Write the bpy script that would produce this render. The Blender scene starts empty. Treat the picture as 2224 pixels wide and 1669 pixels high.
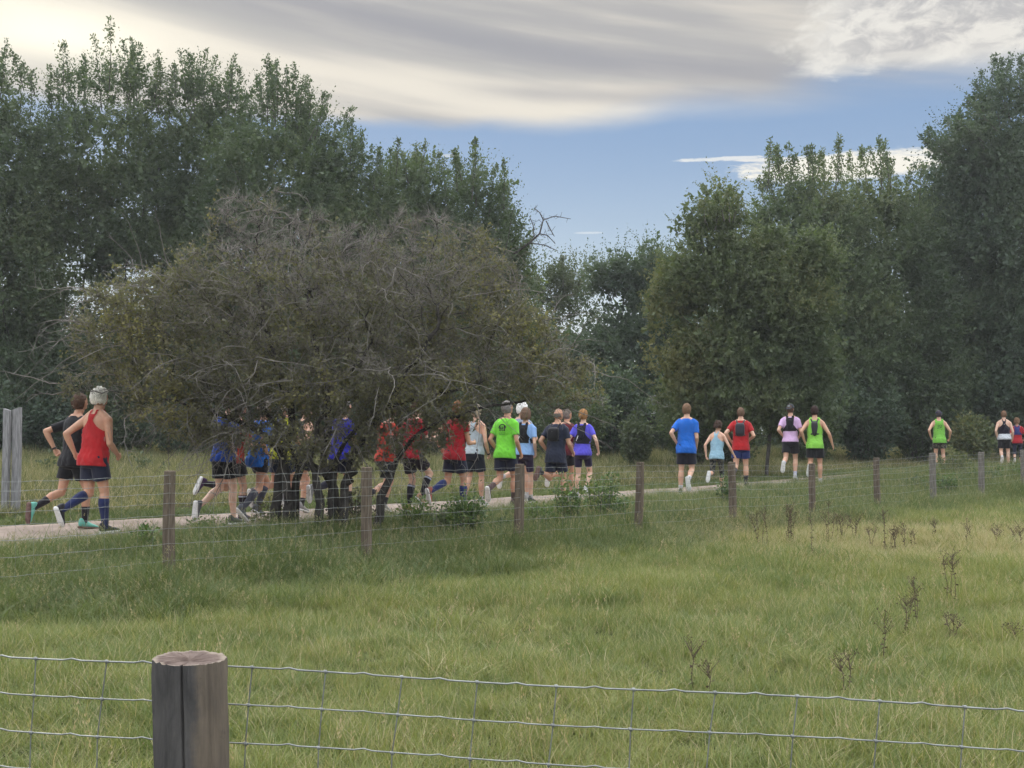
import bpy, bmesh, math, random
import numpy as np
from mathutils import Vector, Matrix, Quaternion, noise
from mathutils.kdtree import KDTree
from mathutils.bvhtree import BVHTree
R = math.radians
rnd = random.Random(7)
rng = np.random.default_rng(11)
SC = bpy.context.scene
COL = SC.collection

# ------------------------------------------------------------ camera
FPX = 2400.0
PITCH = math.atan(108.5 / FPX)
EYE = 1.5
cam_d = bpy.data.cameras.new("camera")
cam = bpy.data.objects.new("camera", cam_d)
COL.objects.link(cam)
cam.location = (0, 0, EYE)
cam.rotation_euler = (math.pi / 2 + PITCH, 0, 0)
cam_d.sensor_width = 36
cam_d.lens = FPX / 2224 * 36
cam_d.clip_start = 0.05
cam_d.clip_end = 5000
SC.camera = cam

# ------------------------------------------------------------ colour management
SC.view_settings.view_transform = 'Standard'
SC.view_settings.look = 'None'
SC.view_settings.gamma = 1
SC.view_settings.exposure = 0.5
SC.cycles.max_bounces = 6
SC.cycles.diffuse_bounces = 3
SC.cycles.transmission_bounces = 4
SC.cycles.transparent_max_bounces = 4

SUN_AZ, SUN_EL = -23.0, 19.0      # degrees, azimuth measured from +Y towards +X
sd = bpy.data.lights.new("sun", 'SUN')
sun = bpy.data.objects.new("sun", sd)
COL.objects.link(sun)
sd.energy = 1.2
sd.angle = R(12)
sd.color = (1.0, 0.93, 0.82)
sdir = Vector((math.sin(R(SUN_AZ)) * math.cos(R(SUN_EL)), math.cos(R(SUN_AZ)) * math.cos(R(SUN_EL)), math.sin(R(SUN_EL))))
sun.rotation_euler = sdir.to_track_quat('Z', 'Y').to_euler()
sun.location = (0, 0, 30)

# ------------------------------------------------------------ node expression helper
class NT:
    def __init__(s, tree):
        s.t = tree
    def n(s, typ, **kw):
        nd = s.t.nodes.new(typ)
        for k, v in kw.items():
            setattr(nd, k, v)
        return nd
    def link(s, a, b):
        s.t.links.new(a, b)
    def put(s, sock, v):
        if isinstance(v, E):
            v = v.o
        if isinstance(v, (int, float)):
            try:
                sock.default_value = v
            except Exception:
                sock.default_value = (v, v, v)
        elif isinstance(v, (tuple, list)):
            v = tuple(v)
            if len(v) == 3 and sock.type == 'RGBA':
                v = v + (1,)
            sock.default_value = v
        else:
            s.link(v, sock)
    def m(s, op, *a, clamp=False):
        nd = s.n('ShaderNodeMath', operation=op, use_clamp=clamp)
        for i, v in enumerate(a):
            s.put(nd.inputs[i], v)
        return E(s, nd.outputs[0])
    def sm(s, x, a, b, lo=0.0, hi=1.0):
        nd = s.n('ShaderNodeMapRange', interpolation_type='SMOOTHSTEP')
        s.put(nd.inputs[0], x)
        for i, v in enumerate((a, b, lo, hi)):
            s.put(nd.inputs[i + 1], v)
        return E(s, nd.outputs[0])
    def bump(s, x, c, w):                 # smooth bump centred at c, half width w
        d = s.m('ABSOLUTE', E.w(s, x) - c)
        return s.sm(d, w, 0.0)
    def vec(s, x, y, z):
        nd = s.n('ShaderNodeCombineXYZ')
        for i, v in enumerate((x, y, z)):
            s.put(nd.inputs[i], v)
        return nd.outputs[0]
    def noise(s, v, scale=1, detail=4, rough=0.5, dist=0.0):
        nd = s.n('ShaderNodeTexNoise')
        s.put(nd.inputs['Vector'], v)
        nd.inputs['Scale'].default_value = scale
        nd.inputs['Detail'].default_value = detail
        nd.inputs['Roughness'].default_value = rough
        nd.inputs['Distortion'].default_value = dist
        return E(s, nd.outputs[0])
    def mix(s, f, a, b, mode='MIX'):
        nd = s.n('ShaderNodeMix', data_type='RGBA', blend_type=mode)
        s.put(nd.inputs[0], f)
        s.put(nd.inputs[6], a)
        s.put(nd.inputs[7], b)
        return nd.outputs[2]
class E:
    def __init__(s, nt, o):
        s.nt, s.o = nt, o
    @staticmethod
    def w(nt, x):
        return x if isinstance(x, E) else E(nt, x)
    def __add__(s, b): return s.nt.m('ADD', s, b)
    def __radd__(s, b): return s.nt.m('ADD', b, s)
    def __sub__(s, b): return s.nt.m('SUBTRACT', s, b)
    def __rsub__(s, b): return s.nt.m('SUBTRACT', b, s)
    def __mul__(s, b): return s.nt.m('MULTIPLY', s, b)
    def __rmul__(s, b): return s.nt.m('MULTIPLY', b, s)
    def __truediv__(s, b): return s.nt.m('DIVIDE', s, b)

def lin(r, g, b):                        # sRGB 0..255 -> linear
    f = lambda c: (c / 255 / 12.92) if c <= 10 else ((c / 255 + 0.055) / 1.055) ** 2.4
    return (f(r), f(g), f(b))

# ------------------------------------------------------------ world: physical sky + procedural cloud sheets
world = bpy.data.worlds.new("World")
SC.world = world
world.use_nodes = True
wt = NT(world.node_tree)
world.node_tree.nodes.clear()
BG = 0.1
sky = wt.n('ShaderNodeTexSky', sky_type='NISHITA')
sky.sun_disc = False
sky.sun_elevation = R(SUN_EL)
sky.sun_rotation = R(SUN_AZ)
sky.air_density = 1.0
sky.dust_density = 0.4
sky.ozone_density = 1.5
tc = wt.n('ShaderNodeTexCoord')
sep = wt.n('ShaderNodeSeparateXYZ')
wt.link(tc.outputs['Generated'], sep.inputs[0])
dx, dy, dz = [E(wt, o) for o in sep.outputs]
az = wt.m('ARCTAN2', dx, dy) * 57.2958
el = wt.m('ARCSINE', dz) * 57.2958
K = 1.0 / BG
def C(r, g, b, k=1.0):
    c = lin(r, g, b)
    return tuple(v * K * k / (2 ** SC.view_settings.exposure) for v in c)
warp = wt.noise(wt.vec(az * 0.05, el * 0.16, 1.3), 1.0, 3, 0.5) - 0.5
warp2 = wt.noise(wt.vec(az * 0.13, el * 0.5, 5.1), 1.0, 4, 0.55) - 0.5
elw = el + warp * 0.7 + warp2 * 0.35
streak = wt.noise(wt.vec(az * 0.030 + el * 0.03, (el + az * 0.15) * 0.36, 2.2), 1.0, 4, 0.5, 0.15)
fine = wt.noise(wt.vec(az * 0.07, (el + az * 0.15) * 0.7, 8.2), 1.0, 4, 0.5, 0.1)
# blue of the clear part: darker high, paler to the horizon
skyc = wt.mix(0.93, sky.outputs[0], wt.mix(wt.sm(el, 4.0, 16.5), C(196, 212, 222), C(136, 165, 202)))
# grey sheet
grey = wt.mix(wt.sm(streak * 0.55 + fine * 0.45, 0.40, 0.60), C(181, 180, 180), C(221, 215, 205))
band_b = wt.bump(elw, 17.0 - az * 0.11 - wt.m('MAXIMUM', az, 0.0) * 0.05, 2.0)           # bright cream band
cloud = wt.mix(band_b * wt.sm(fine, 0.25, 0.6, 0.55, 0.9), grey, C(240, 233, 219))
band_d = wt.bump(elw, 19.7 - az * 0.15, 1.3) * wt.sm(az, -22.0, -12.0) * wt.sm(az, 22.0, 8.0)
cloud = wt.mix(band_d * 0.7, cloud, C(160, 161, 168))
band_e = wt.bump(elw, 17.4 - az * 0.05, 0.7) * wt.sm(az, -5.0, 2.0) * wt.sm(az, 16.0, 10.0)
cloud = wt.mix(band_e * 0.6, cloud, C(176, 174, 176))
ga = (az + 23.0) / 6.0
ge = (elw - 18.6) / 1.5
glow = wt.m('EXPONENT', (ga * ga + ge * ge) * -1.0)
cloud = wt.mix(glow * 0.95, cloud, C(253, 246, 226, 1.25))
edge = 15.45 + warp2 * 1.1 + wt.bump(az, 2.5, 4.5) * -0.25 + wt.sm(az, 6.0, 9.0) * 0.25
soft = wt.sm(az, -6.0, 12.0, 0.75, 2.0)
mask = wt.sm((el - edge) / soft, -0.1, 1.0)
thin = wt.sm(az, 12.5, 17.5) * wt.sm(el, 18.6, 17.0) * wt.sm(fine, 0.30, 0.62, 1.0, 0.55)
mask = mask * (1.0 - thin * 0.80)
skyc = wt.mix(mask, skyc, cloud)
# torn bright cloud, upper right
puff = wt.noise(wt.vec(az * 0.22, el * 0.50, 3.3), 1.0, 9, 0.62, 0.4)
puff2 = wt.noise(wt.vec(az * 0.55, el * 1.0, 7.7), 1.0, 8, 0.6, 0.6)
pd = wt.m('MINIMUM', (el - 17.3) * 1.1, (az - 13.6) * 0.26) + (puff - 0.5) * 2.4 + (puff2 - 0.5) * 0.9
pm = wt.sm(pd, 0.0, 1.0)
pcol = wt.mix(wt.sm(puff2 * 0.6 + puff * 0.4, 0.42, 0.58), C(190, 189, 190), C(236, 233, 226))
pcol = wt.mix(wt.sm(pd, 1.1, 0.3) * 0.8, pcol, C(248, 245, 236, 1.05))
skyc = wt.mix(pm * 0.92, skyc, pcol)
# low wispy cloud, right of centre, and streaks
def wisp(c_az, c_el, wa, we, amp, col, s=1.0):
    global skyc
    a = (az - c_az) / wa
    e = (el - c_el) / we
    d = 1.0 - (a * a + e * e)
    nn = wt.noise(wt.vec(az * 0.8 * s + el * 1.2, el * 3.4, c_az), 1.0, 7, 0.62, 0.4)
    skyc = wt.mix(wt.sm(d + (nn - 0.5) * amp, 0.0, 0.7), skyc, col)
wisp(17.2, 13.15, 6.4, 0.80, 1.9, C(244, 240, 228, 1.05))
wisp(10.9, 13.85, 2.7, 0.12, 3.4, C(226, 230, 232))
wisp(13.0, 13.72, 2.0, 0.10, 3.0, C(232, 232, 230))
wisp(4.0, 10.35, 0.8, 0.07, 2.6, C(208, 220, 230))
wisp(-3.2, 14.25, 0.55, 0.10, 2.6, C(196, 206, 216))
# pale air just above the horizon
skyc = wt.mix(wt.sm(el, 8.5, 3.0) * 0.75, skyc, C(236, 240, 240, 1.15))
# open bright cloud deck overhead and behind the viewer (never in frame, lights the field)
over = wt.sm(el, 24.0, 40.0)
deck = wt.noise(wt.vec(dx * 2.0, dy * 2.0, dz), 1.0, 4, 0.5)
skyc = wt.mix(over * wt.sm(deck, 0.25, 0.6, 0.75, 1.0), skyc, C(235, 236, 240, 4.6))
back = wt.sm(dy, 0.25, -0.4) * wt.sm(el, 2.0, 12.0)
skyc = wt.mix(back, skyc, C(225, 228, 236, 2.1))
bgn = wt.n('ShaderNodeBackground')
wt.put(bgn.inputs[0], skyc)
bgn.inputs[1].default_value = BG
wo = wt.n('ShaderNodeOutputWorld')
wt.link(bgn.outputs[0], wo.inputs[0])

# ------------------------------------------------------------ generic helpers
def tag(o, label=None, cat=None, group=None, kind=None):
    if label: o['label'] = label
    if cat: o['category'] = cat
    if group: o['group'] = group
    if kind: o['kind'] = kind
    return o
def link_mesh(name, me, mats, parent=None):
    o = bpy.data.objects.new(name, me)
    COL.objects.link(o)
    if not isinstance(mats, (list, tuple)): mats = [mats]
    if len(me.materials) == 0:
        for m in mats: me.materials.append(m)
    if parent: o.parent = parent
    return o
def empty(name, loc=(0, 0, 0), rz=0.0):
    o = bpy.data.objects.new(name, None)
    o.empty_display_size = 0.1
    COL.objects.link(o)
    o.location = loc
    o.rotation_euler = (0, 0, rz)
    return o
def mesh_np(name, V, F, smooth=False, attrs=None, midx=None):
    """V (n,3), F (m,k) constant k"""
    V = np.asarray(V, np.float32); F = np.asarray(F, np.int32)
    me = bpy.data.meshes.new(name)
    me.vertices.add(len(V))
    me.vertices.foreach_set("co", V.ravel())
    m, k = F.shape
    me.loops.add(m * k)
    me.loops.foreach_set("vertex_index", F.ravel())
    me.polygons.add(m)
    me.polygons.foreach_set("loop_start", np.arange(0, m * k, k, dtype=np.int32))
    if smooth: me.polygons.foreach_set("use_smooth", np.ones(m, bool))
    if midx is not None: me.polygons.foreach_set("material_index", np.asarray(midx, np.int32))
    me.update(calc_edges=True)
    for nm, arr in (attrs or {}).items():
        a = me.attributes.new(nm, 'FLOAT', 'POINT')
        a.data.foreach_set("value", np.asarray(arr, np.float32))
    return me
class MB:
    """collects triangles/quads with python lists"""
    def __init__(s): s.v = []; s.f = []; s.mi = []
    def add(s, vs, fs, mi=0):
        o = len(s.v); s.v += [tuple(v) for v in vs]; s.f += [tuple(i + o for i in f) for f in fs]; s.mi += [mi] * len(fs)
    def mesh(s, name, smooth=True):
        me = bpy.data.meshes.new(name); me.from_pydata(s.v, [], s.f); me.update()
        if smooth: me.polygons.foreach_set("use_smooth", [True] * len(me.polygons))
        me.polygons.foreach_set("material_index", s.mi)
        return me
    def tube(s, pts, rad, n=8, caps=True, mi=0, sq=None):
        """round tube through pts; rad scalar/list; sq: list of (rx,ry) factors with fixed frame"""
        pts = [Vector(p) for p in pts]
        if not isinstance(rad, (list, tuple)): rad = [rad] * len(pts)
        vs = []; fr = None
        for i, p in enumerate(pts):
            t = (pts[min(i + 1, len(pts) - 1)] - pts[max(i - 1, 0)])
            if t.length < 1e-9: t = Vector((0, 0, 1))
            t.normalize()
            if fr is None:
                a = Vector((1, 0, 0)) if abs(t.x) < 0.8 else Vector((0, 1, 0))
                u = (a - t * a.dot(t)).normalized()
            else:
                u = (fr - t * fr.dot(t)).normalized()
            fr = u; w = t.cross(u)
            for k in range(n):
                an = 2 * math.pi * k / n
                vs.append(p + (u * math.cos(an) + w * math.sin(an)) * rad[i])
        fs = [(i * n + k, i * n + (k + 1) % n, (i + 1) * n + (k + 1) % n, (i + 1) * n + k) for i in range(len(pts) - 1) for k in range(n)]
        if caps:
            fs.append(tuple(range(n - 1, -1, -1))); b = (len(pts) - 1) * n; fs.append(tuple(range(b, b + n)))
        s.add(vs, fs, mi)
    def rings(s, secs, n=20, mi=0, p=2.3, M=None):
        """horizontal elliptic sections (z,cx,cy,rx,ry)"""
        vs = []
        for z, cx, cy, rx, ry in secs:
            for k in range(n):
                a = 2 * math.pi * k / n; c, q = math.cos(a), math.sin(a)
                v = Vector((cx + rx * math.copysign(abs(c) ** (2 / p), c), cy + ry * math.copysign(abs(q) ** (2 / p), q), z))
                vs.append(M @ v if M else v)
        m = len(secs)
        fs = [(i * n + k, i * n + (k + 1) % n, (i + 1) * n + (k + 1) % n, (i + 1) * n + k) for i in range(m - 1) for k in range(n)]
        fs.append(tuple(range(n - 1, -1, -1))); b = (m - 1) * n; fs.append(tuple(range(b, b + n)))
        s.add(vs, fs, mi)
    def ball(s, c, r, n=14, m=9, mi=0, M=None):
        if not isinstance(r, (list, tuple)): r = (r, r, r)
        vs = []; c = Vector(c)
        def q(v):
            v = Vector((v[0] * r[0], v[1] * r[1], v[2] * r[2]))
            return c + (M @ v if M else v)
        vs.append(q((0, 0, -1)))
        for j in range(1, m):
            ph = math.pi * j / m - math.pi / 2
            for k in range(n):
                a = 2 * math.pi * k / n
                vs.append(q((math.cos(ph) * math.cos(a), math.cos(ph) * math.sin(a), math.sin(ph))))
        vs.append(q((0, 0, 1)))
        fs = []
        for k in range(n):
            fs.append((0, 1 + (k + 1) % n, 1 + k))
            for j in range(m - 2):
                a = 1 + j * n; b = a + n
                fs.append((a + k, a + (k + 1) % n, b + (k + 1) % n, b + k))
            a = 1 + (m - 2) * n
            fs.append((a + k, a + (k + 1) % n, len(vs) - 1))
        s.add(vs, fs, mi)

def sstep(x, a, b):
    t = np.clip((np.asarray(x, float) - a) / (b - a), 0, 1)
    return t * t * (3 - 2 * t)
def qt(x, y):      # path coordinates: q across (0 = far fence), t along
    return -0.753 * (x + 3.2) + 0.658 * (y - 10.4), 0.658 * (x + 3.2) + 0.753 * (y - 10.4)
def ground(x, y):
    x = np.asarray(x, float); y = np.asarray(y, float)
    q, t = qt(x, y)
    z = 0.22 * sstep(q, 0.2, 2.5) + 0.015 * np.clip(q - 6, 0, 60) + 0.14 * sstep(t, 14, 30) * sstep(q, -6, 0)
    wob = 0.035 * np.sin(x * 1.1 + 0.7 * y) * np.sin(y * 0.83 - x * 0.3) + 0.02 * np.sin(x * 2.7 + 1) * np.sin(y * 2.3)
    off = 1 - sstep(np.abs(q - 4), 1.5, 3.2)
    z = z + wob * (1 - off * 0.95) * (1 - sstep(np.hypot(x, y), 60, 120))
    return z
def gz(x, y): return float(ground(x, y))
def at(px, py, Y):                     # where the sight line of a measured point meets depth Y
    f = Vector((0, math.cos(PITCH), math.sin(PITCH))); u = Vector((0, -math.sin(PITCH), math.cos(PITCH)))
    r = f + Vector((1, 0, 0)) * ((px - 1112) / FPX) + u * ((834.5 - py) / FPX)
    r *= Y / r.y
    return Vector((r.x, r.y, r.z + EYE))

# ------------------------------------------------------------ materials
MATS = {}
def new_mat(name):
    m = bpy.data.materials.new(name); m.use_nodes = True
    t = NT(m.node_tree); b = m.node_tree.nodes['Principled BSDF']
    return m, t, b
def mat_leaf(name, c0, c1, c2, trans=0.35, rough=0.55, patch=0.5):
    if name in MATS: return MATS[name]
    m, t, b = new_mat(name)
    at_ = t.n('ShaderNodeAttribute', attribute_name='tone')
    geo = t.n('ShaderNodeNewGeometry')
    tone = E(t, at_.outputs['Fac'])
    nz = t.noise(geo.outputs['Position'], patch, 3, 0.5)
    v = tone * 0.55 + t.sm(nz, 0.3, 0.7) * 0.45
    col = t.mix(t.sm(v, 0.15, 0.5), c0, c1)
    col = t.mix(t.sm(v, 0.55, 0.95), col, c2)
    t.put(b.inputs['Base Color'], col)
    b.inputs['Roughness'].default_value = rough
    b.inputs['Specular IOR Level'].default_value = 0.35
    tr = t.n('ShaderNodeBsdfTranslucent')
    t.put(tr.inputs[0], t.mix(1.0, col, (1.1, 1.25, 0.6), 'MULTIPLY'))
    ms = t.n('ShaderNodeMixShader'); ms.inputs[0].default_value = trans
    t.link(b.outputs[0], ms.inputs[1]); t.link(tr.outputs[0], ms.inputs[2])
    out = [n for n in m.node_tree.nodes if n.type == 'OUTPUT_MATERIAL'][0]
    t.link(ms.outputs[0], out.inputs[0])
    MATS[name] = m
    return m
def mat_rough(name, c0, c1, scale=6, rough=0.9, bump=0.3, stretch=(1, 1, 1), detail=6, metal=0.0, third=None):
    if name in MATS: return MATS[name]
    m, t, b = new_mat(name)
    tcn = t.n('ShaderNodeTexCoord'); mp = t.n('ShaderNodeMapping')
    t.link(tcn.outputs['Object'], mp.inputs[0]); mp.inputs['Scale'].default_value = stretch
    nz = t.noise(mp.outputs[0], scale, detail, 0.6)
    col = t.mix(t.sm(nz, 0.32, 0.68), c0, c1)
    if third:
        n2 = t.noise(mp.outputs[0], scale * 0.35, 3, 0.5)
        col = t.mix(t.sm(n2, 0.48, 0.66), col, third)
    t.put(b.inputs['Base Color'], col)
    b.inputs['Roughness'].default_value = rough
    b.inputs['Metallic'].default_value = metal
    b.inputs['Specular IOR Level'].default_value = 0.3
    if bump:
        bp = t.n('ShaderNodeBump'); bp.inputs['Strength'].default_value = bump; bp.inputs['Distance'].default_value = 0.01
        t.put(bp.inputs['Height'], nz); t.link(bp.outputs[0], b.inputs['Normal'])
    MATS[name] = m
    return m
# ------------------------------------------------------------ ground sheet and path
def build_ground():
    def ax(a, b, step, far, k):
        core = np.arange(a, b + step, step)
        g = step * np.cumsum(k ** np.arange(1, 60)); g = g[g < far]
        return np.concatenate([(a - g)[::-1], core, b + g])
    X = ax(-30, 40, 0.35, 1500, 1.18); Y = ax(-3, 60, 0.35, 1500, 1.18)
    gx, gy = np.meshgrid(X, Y); z = ground(gx, gy)
    V = np.stack([gx, gy, z], -1).reshape(-1, 3)
    nx, ny = len(X), len(Y)
    i = np.arange(nx * ny).reshape(ny, nx)
    F = np.stack([i[:-1, :-1], i[:-1, 1:], i[1:, 1:], i[1:, :-1]], -1).reshape(-1, 4)
    m, t, b = new_mat("turf")
    geo = t.n('ShaderNodeNewGeometry')
    P = geo.outputs['Position']
    n1 = t.noise(P, 0.35, 5, 0.6); n2 = t.noise(P, 5.0, 6, 0.65); n3 = t.noise(P, 30.0, 4, 0.6)
    col = t.mix(t.sm(n1, 0.35, 0.65), (0.060, 0.085, 0.024), (0.10, 0.105, 0.04))
    col = t.mix(t.sm(n2, 0.35, 0.7), col, (0.035, 0.045, 0.016))
    col = t.mix(t.sm(n3, 0.5, 0.75) * 0.5, col, (0.16, 0.145, 0.075))
    t.put(b.inputs['Base Color'], col); b.inputs['Roughness'].default_value = 1.0
    b.inputs['Specular IOR Level'].default_value = 0.1
    bp = t.n('ShaderNodeBump'); bp.inputs['Strength'].default_value = 0.8; bp.inputs['Distance'].default_value = 0.05
    t.put(bp.inputs['Height'], n3 + n2); t.link(bp.outputs[0], b.inputs['Normal'])
    o = link_mesh("ground", mesh_np("ground", V, F, True), m)
    tag(o, "flat grassy field reaching from the wire fence to the wood", "ground", kind="structure")
build_ground()

LOW = [(-12.5, 3.5), (-9.3, 7.3), (-5.4, 11.75), (-1.2, 16.4), (3.6, 22.2), (9.8, 30.0), (16.3, 35.6), (26, 40.5), (40, 45)]
UPP = [(-15.5, 6.9), (-11.4, 11.2), (-7.0, 15.3), (-1.5, 20.8), (4.25, 26.4), (10.8, 33.2), (16.3, 38.8), (25, 43.6), (39, 48.5)]
def interp(L, n):
    L = np.array(L, float); d = np.r_[0, np.cumsum(np.hypot(*np.diff(L, axis=0).T))]; u = np.linspace(0, d[-1], n)
    return np.c_[np.interp(u, d, L[:, 0]), np.interp(u, d, L[:, 1])]
def build_path():
    n, k = 420, 12
    a, b_ = interp(LOW, n), interp(UPP, n)
    V = []
    for i in range(n):
        wa = 0.10 * noise.noise(Vector((i * 0.11, 0, 0))) + 0.06 * noise.noise(Vector((i * 0.5, 3, 0)))
        wb = 0.10 * noise.noise(Vector((i * 0.11, 9, 0))) + 0.06 * noise.noise(Vector((i * 0.5, 5, 0)))
        for j in range(k):
            f = j / (k - 1); f2 = wa * (1 - f) * 0.5 + f * (1 + wb * 0.5)
            p = a[i] * (1 - f2) + b_[i] * f2
            crown = 0.022 * (1 - (2 * f - 1) ** 2)
            V.append((p[0], p[1], gz(p[0], p[1]) + 0.012 + crown))
    i = np.arange(n * k).reshape(n, k)
    F = np.stack([i[:-1, :-1], i[1:, :-1], i[1:, 1:], i[:-1, 1:]], -1).reshape(-1, 4)[:, ::-1]
    m, t, b = new_mat("shell grit")
    geo = t.n('ShaderNodeNewGeometry'); P = geo.outputs['Position']
    n1 = t.noise(P, 1.2, 5, 0.6); n2 = t.noise(P, 45, 5, 0.7); n3 = t.noise(P, 9, 4, 0.6)
    col = t.mix(t.sm(n1, 0.3, 0.7), (0.25, 0.200, 0.165), (0.34, 0.278, 0.232))
    col = t.mix(t.sm(n2, 0.55, 0.75) * 0.6, col, (0.14, 0.115, 0.095))
    col = t.mix(t.sm(n3, 0.6, 0.72) * 0.45, col, (0.19, 0.16, 0.12))
    t.put(b.inputs['Base Color'], col); b.inputs['Roughness'].default_value = 1.0
    b.inputs['Specular IOR Level'].default_value = 0.15
    bp = t.n('ShaderNodeBump'); bp.inputs['Strength'].default_value = 0.6; bp.inputs['Distance'].default_value = 0.02
    t.put(bp.inputs['Height'], n2 + n3); t.link(bp.outputs[0], b.inputs['Normal'])
    o = link_mesh("path", mesh_np("path", V, F, True), m)
    tag(o, "pale shell grit path the runners are on", "path", kind="structure")
build_path()

# ------------------------------------------------------------ fences
M_POST = mat_rough("weathered post wood", (0.085, 0.066, 0.048), (0.17, 0.135, 0.10), 9, 0.9, 0.5, (5, 5, 0.6))
M_POSTG = mat_rough("grey post wood", (0.12, 0.11, 0.095), (0.215, 0.195, 0.17), 9, 0.9, 0.5, (5, 5, 0.6))
M_WIRE = mat_rough("galvanised wire", (0.20, 0.21, 0.205), (0.31, 0.325, 0.31), 30, 0.45, 0.0, metal=0.55)
FX0, FA, FY0, FB = -3.208, 1.6447, 10.40, 1.6345
TOPZ = {-2: 1.14, -1: 1.14, 0: 1.15, 1: 1.135, 2: 1.125, 3: 1.105, 4: 1.065, 5: 1.0, 6: 1.06, 7: 1.12, 8: 1.11, 9: 1.135, 10: 1.16, 11: 1.16}
def far_fence():
    root = empty("wire_fence", (FX0, FY0, 0))
    tag(root, "long sheep netting fence on round wooden posts beside the runners' path", "fence")
    L = lambda k: (FX0 + FA * k, FY0 + FB * k)
    for k in range(-2, 12):
        x, y = L(k); zt = TOPZ[k]; r = rnd.uniform(0.056, 0.066)
        lx, ly = rnd.uniform(-0.02, 0.02), rnd.uniform(-0.02, 0.02)
        if k == 3: lx = 0.05
        mb = MB(); n = 14; pts = []; rad = []
        for i in range(8):
            f = i / 7; z = gz(x, y) - 0.3 + f * (zt - gz(x, y) + 0.3)
            pts.append((lx * f + 0.004 * math.sin(7 * f + k), ly * f, z)); rad.append(r * (1.06 - 0.1 * f) * (1 + 0.03 * math.sin(5 * f + k * 2)))
        pts.append((pts[-1][0], pts[-1][1], zt + 0.006)); rad.append(r * 0.82)
        mb.tube(pts, rad, n)
        o = link_mesh("post", mb.mesh("post", False), M_POSTG if k in (7, 8, 9, 10) else M_POST, root)
        o.location = (x - FX0, y - FY0, 0)
    # netting on the field side, gently sagging between posts
    hs = [0.0, 0.080, 0.168, 0.262, 0.370, 0.495, 0.635, 0.79, 0.955]
    ux, uy = FA / math.hypot(FA, FB), FB / math.hypot(FA, FB)
    nx_, ny_ = uy * 0.062, -ux * 0.062
    mb = MB()
    def wp(u, h):       # u in post units
        k0 = int(math.floor(u)); f = u - k0
        zt = (TOPZ[k0] * (1 - f) + TOPZ[min(k0 + 1, 11)] * f) - 0.035
        sag = 0.012 * math.sin(math.pi * f) * (1 + 0.6 * math.sin(k0 * 3.1 + h * 4))
        x, y = L(u)
        g = gz(x, y)
        hh = h * min(1.0, (zt - g - 0.1) / 0.955)
        return Vector((x + nx_ - FX0, y + ny_ - FY0, zt - hh - sag))
    for h in hs:
        pts = []
        for i in range(int(12.9 * 15)):
            p = wp(-1.95 + i / 15, h)
            p.z += 0.0035 * (1 if i % 2 else -1)
            pts.append(p)
        mb.tube(pts, 0.0018, 4, False)
    for i in range(int(12.9 * 15)):
        u = -1.95 + i / 15
        pts = [wp(u, h) + Vector((0, 0, 0)) for h in hs]
        for p in pts: p.x += rnd.uniform(-0.004, 0.004)
        mb.tube(pts, 0.0009, 4, False)
    link_mesh("netting", mb.mesh("netting"), M_WIRE, root)
far_fence()

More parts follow.
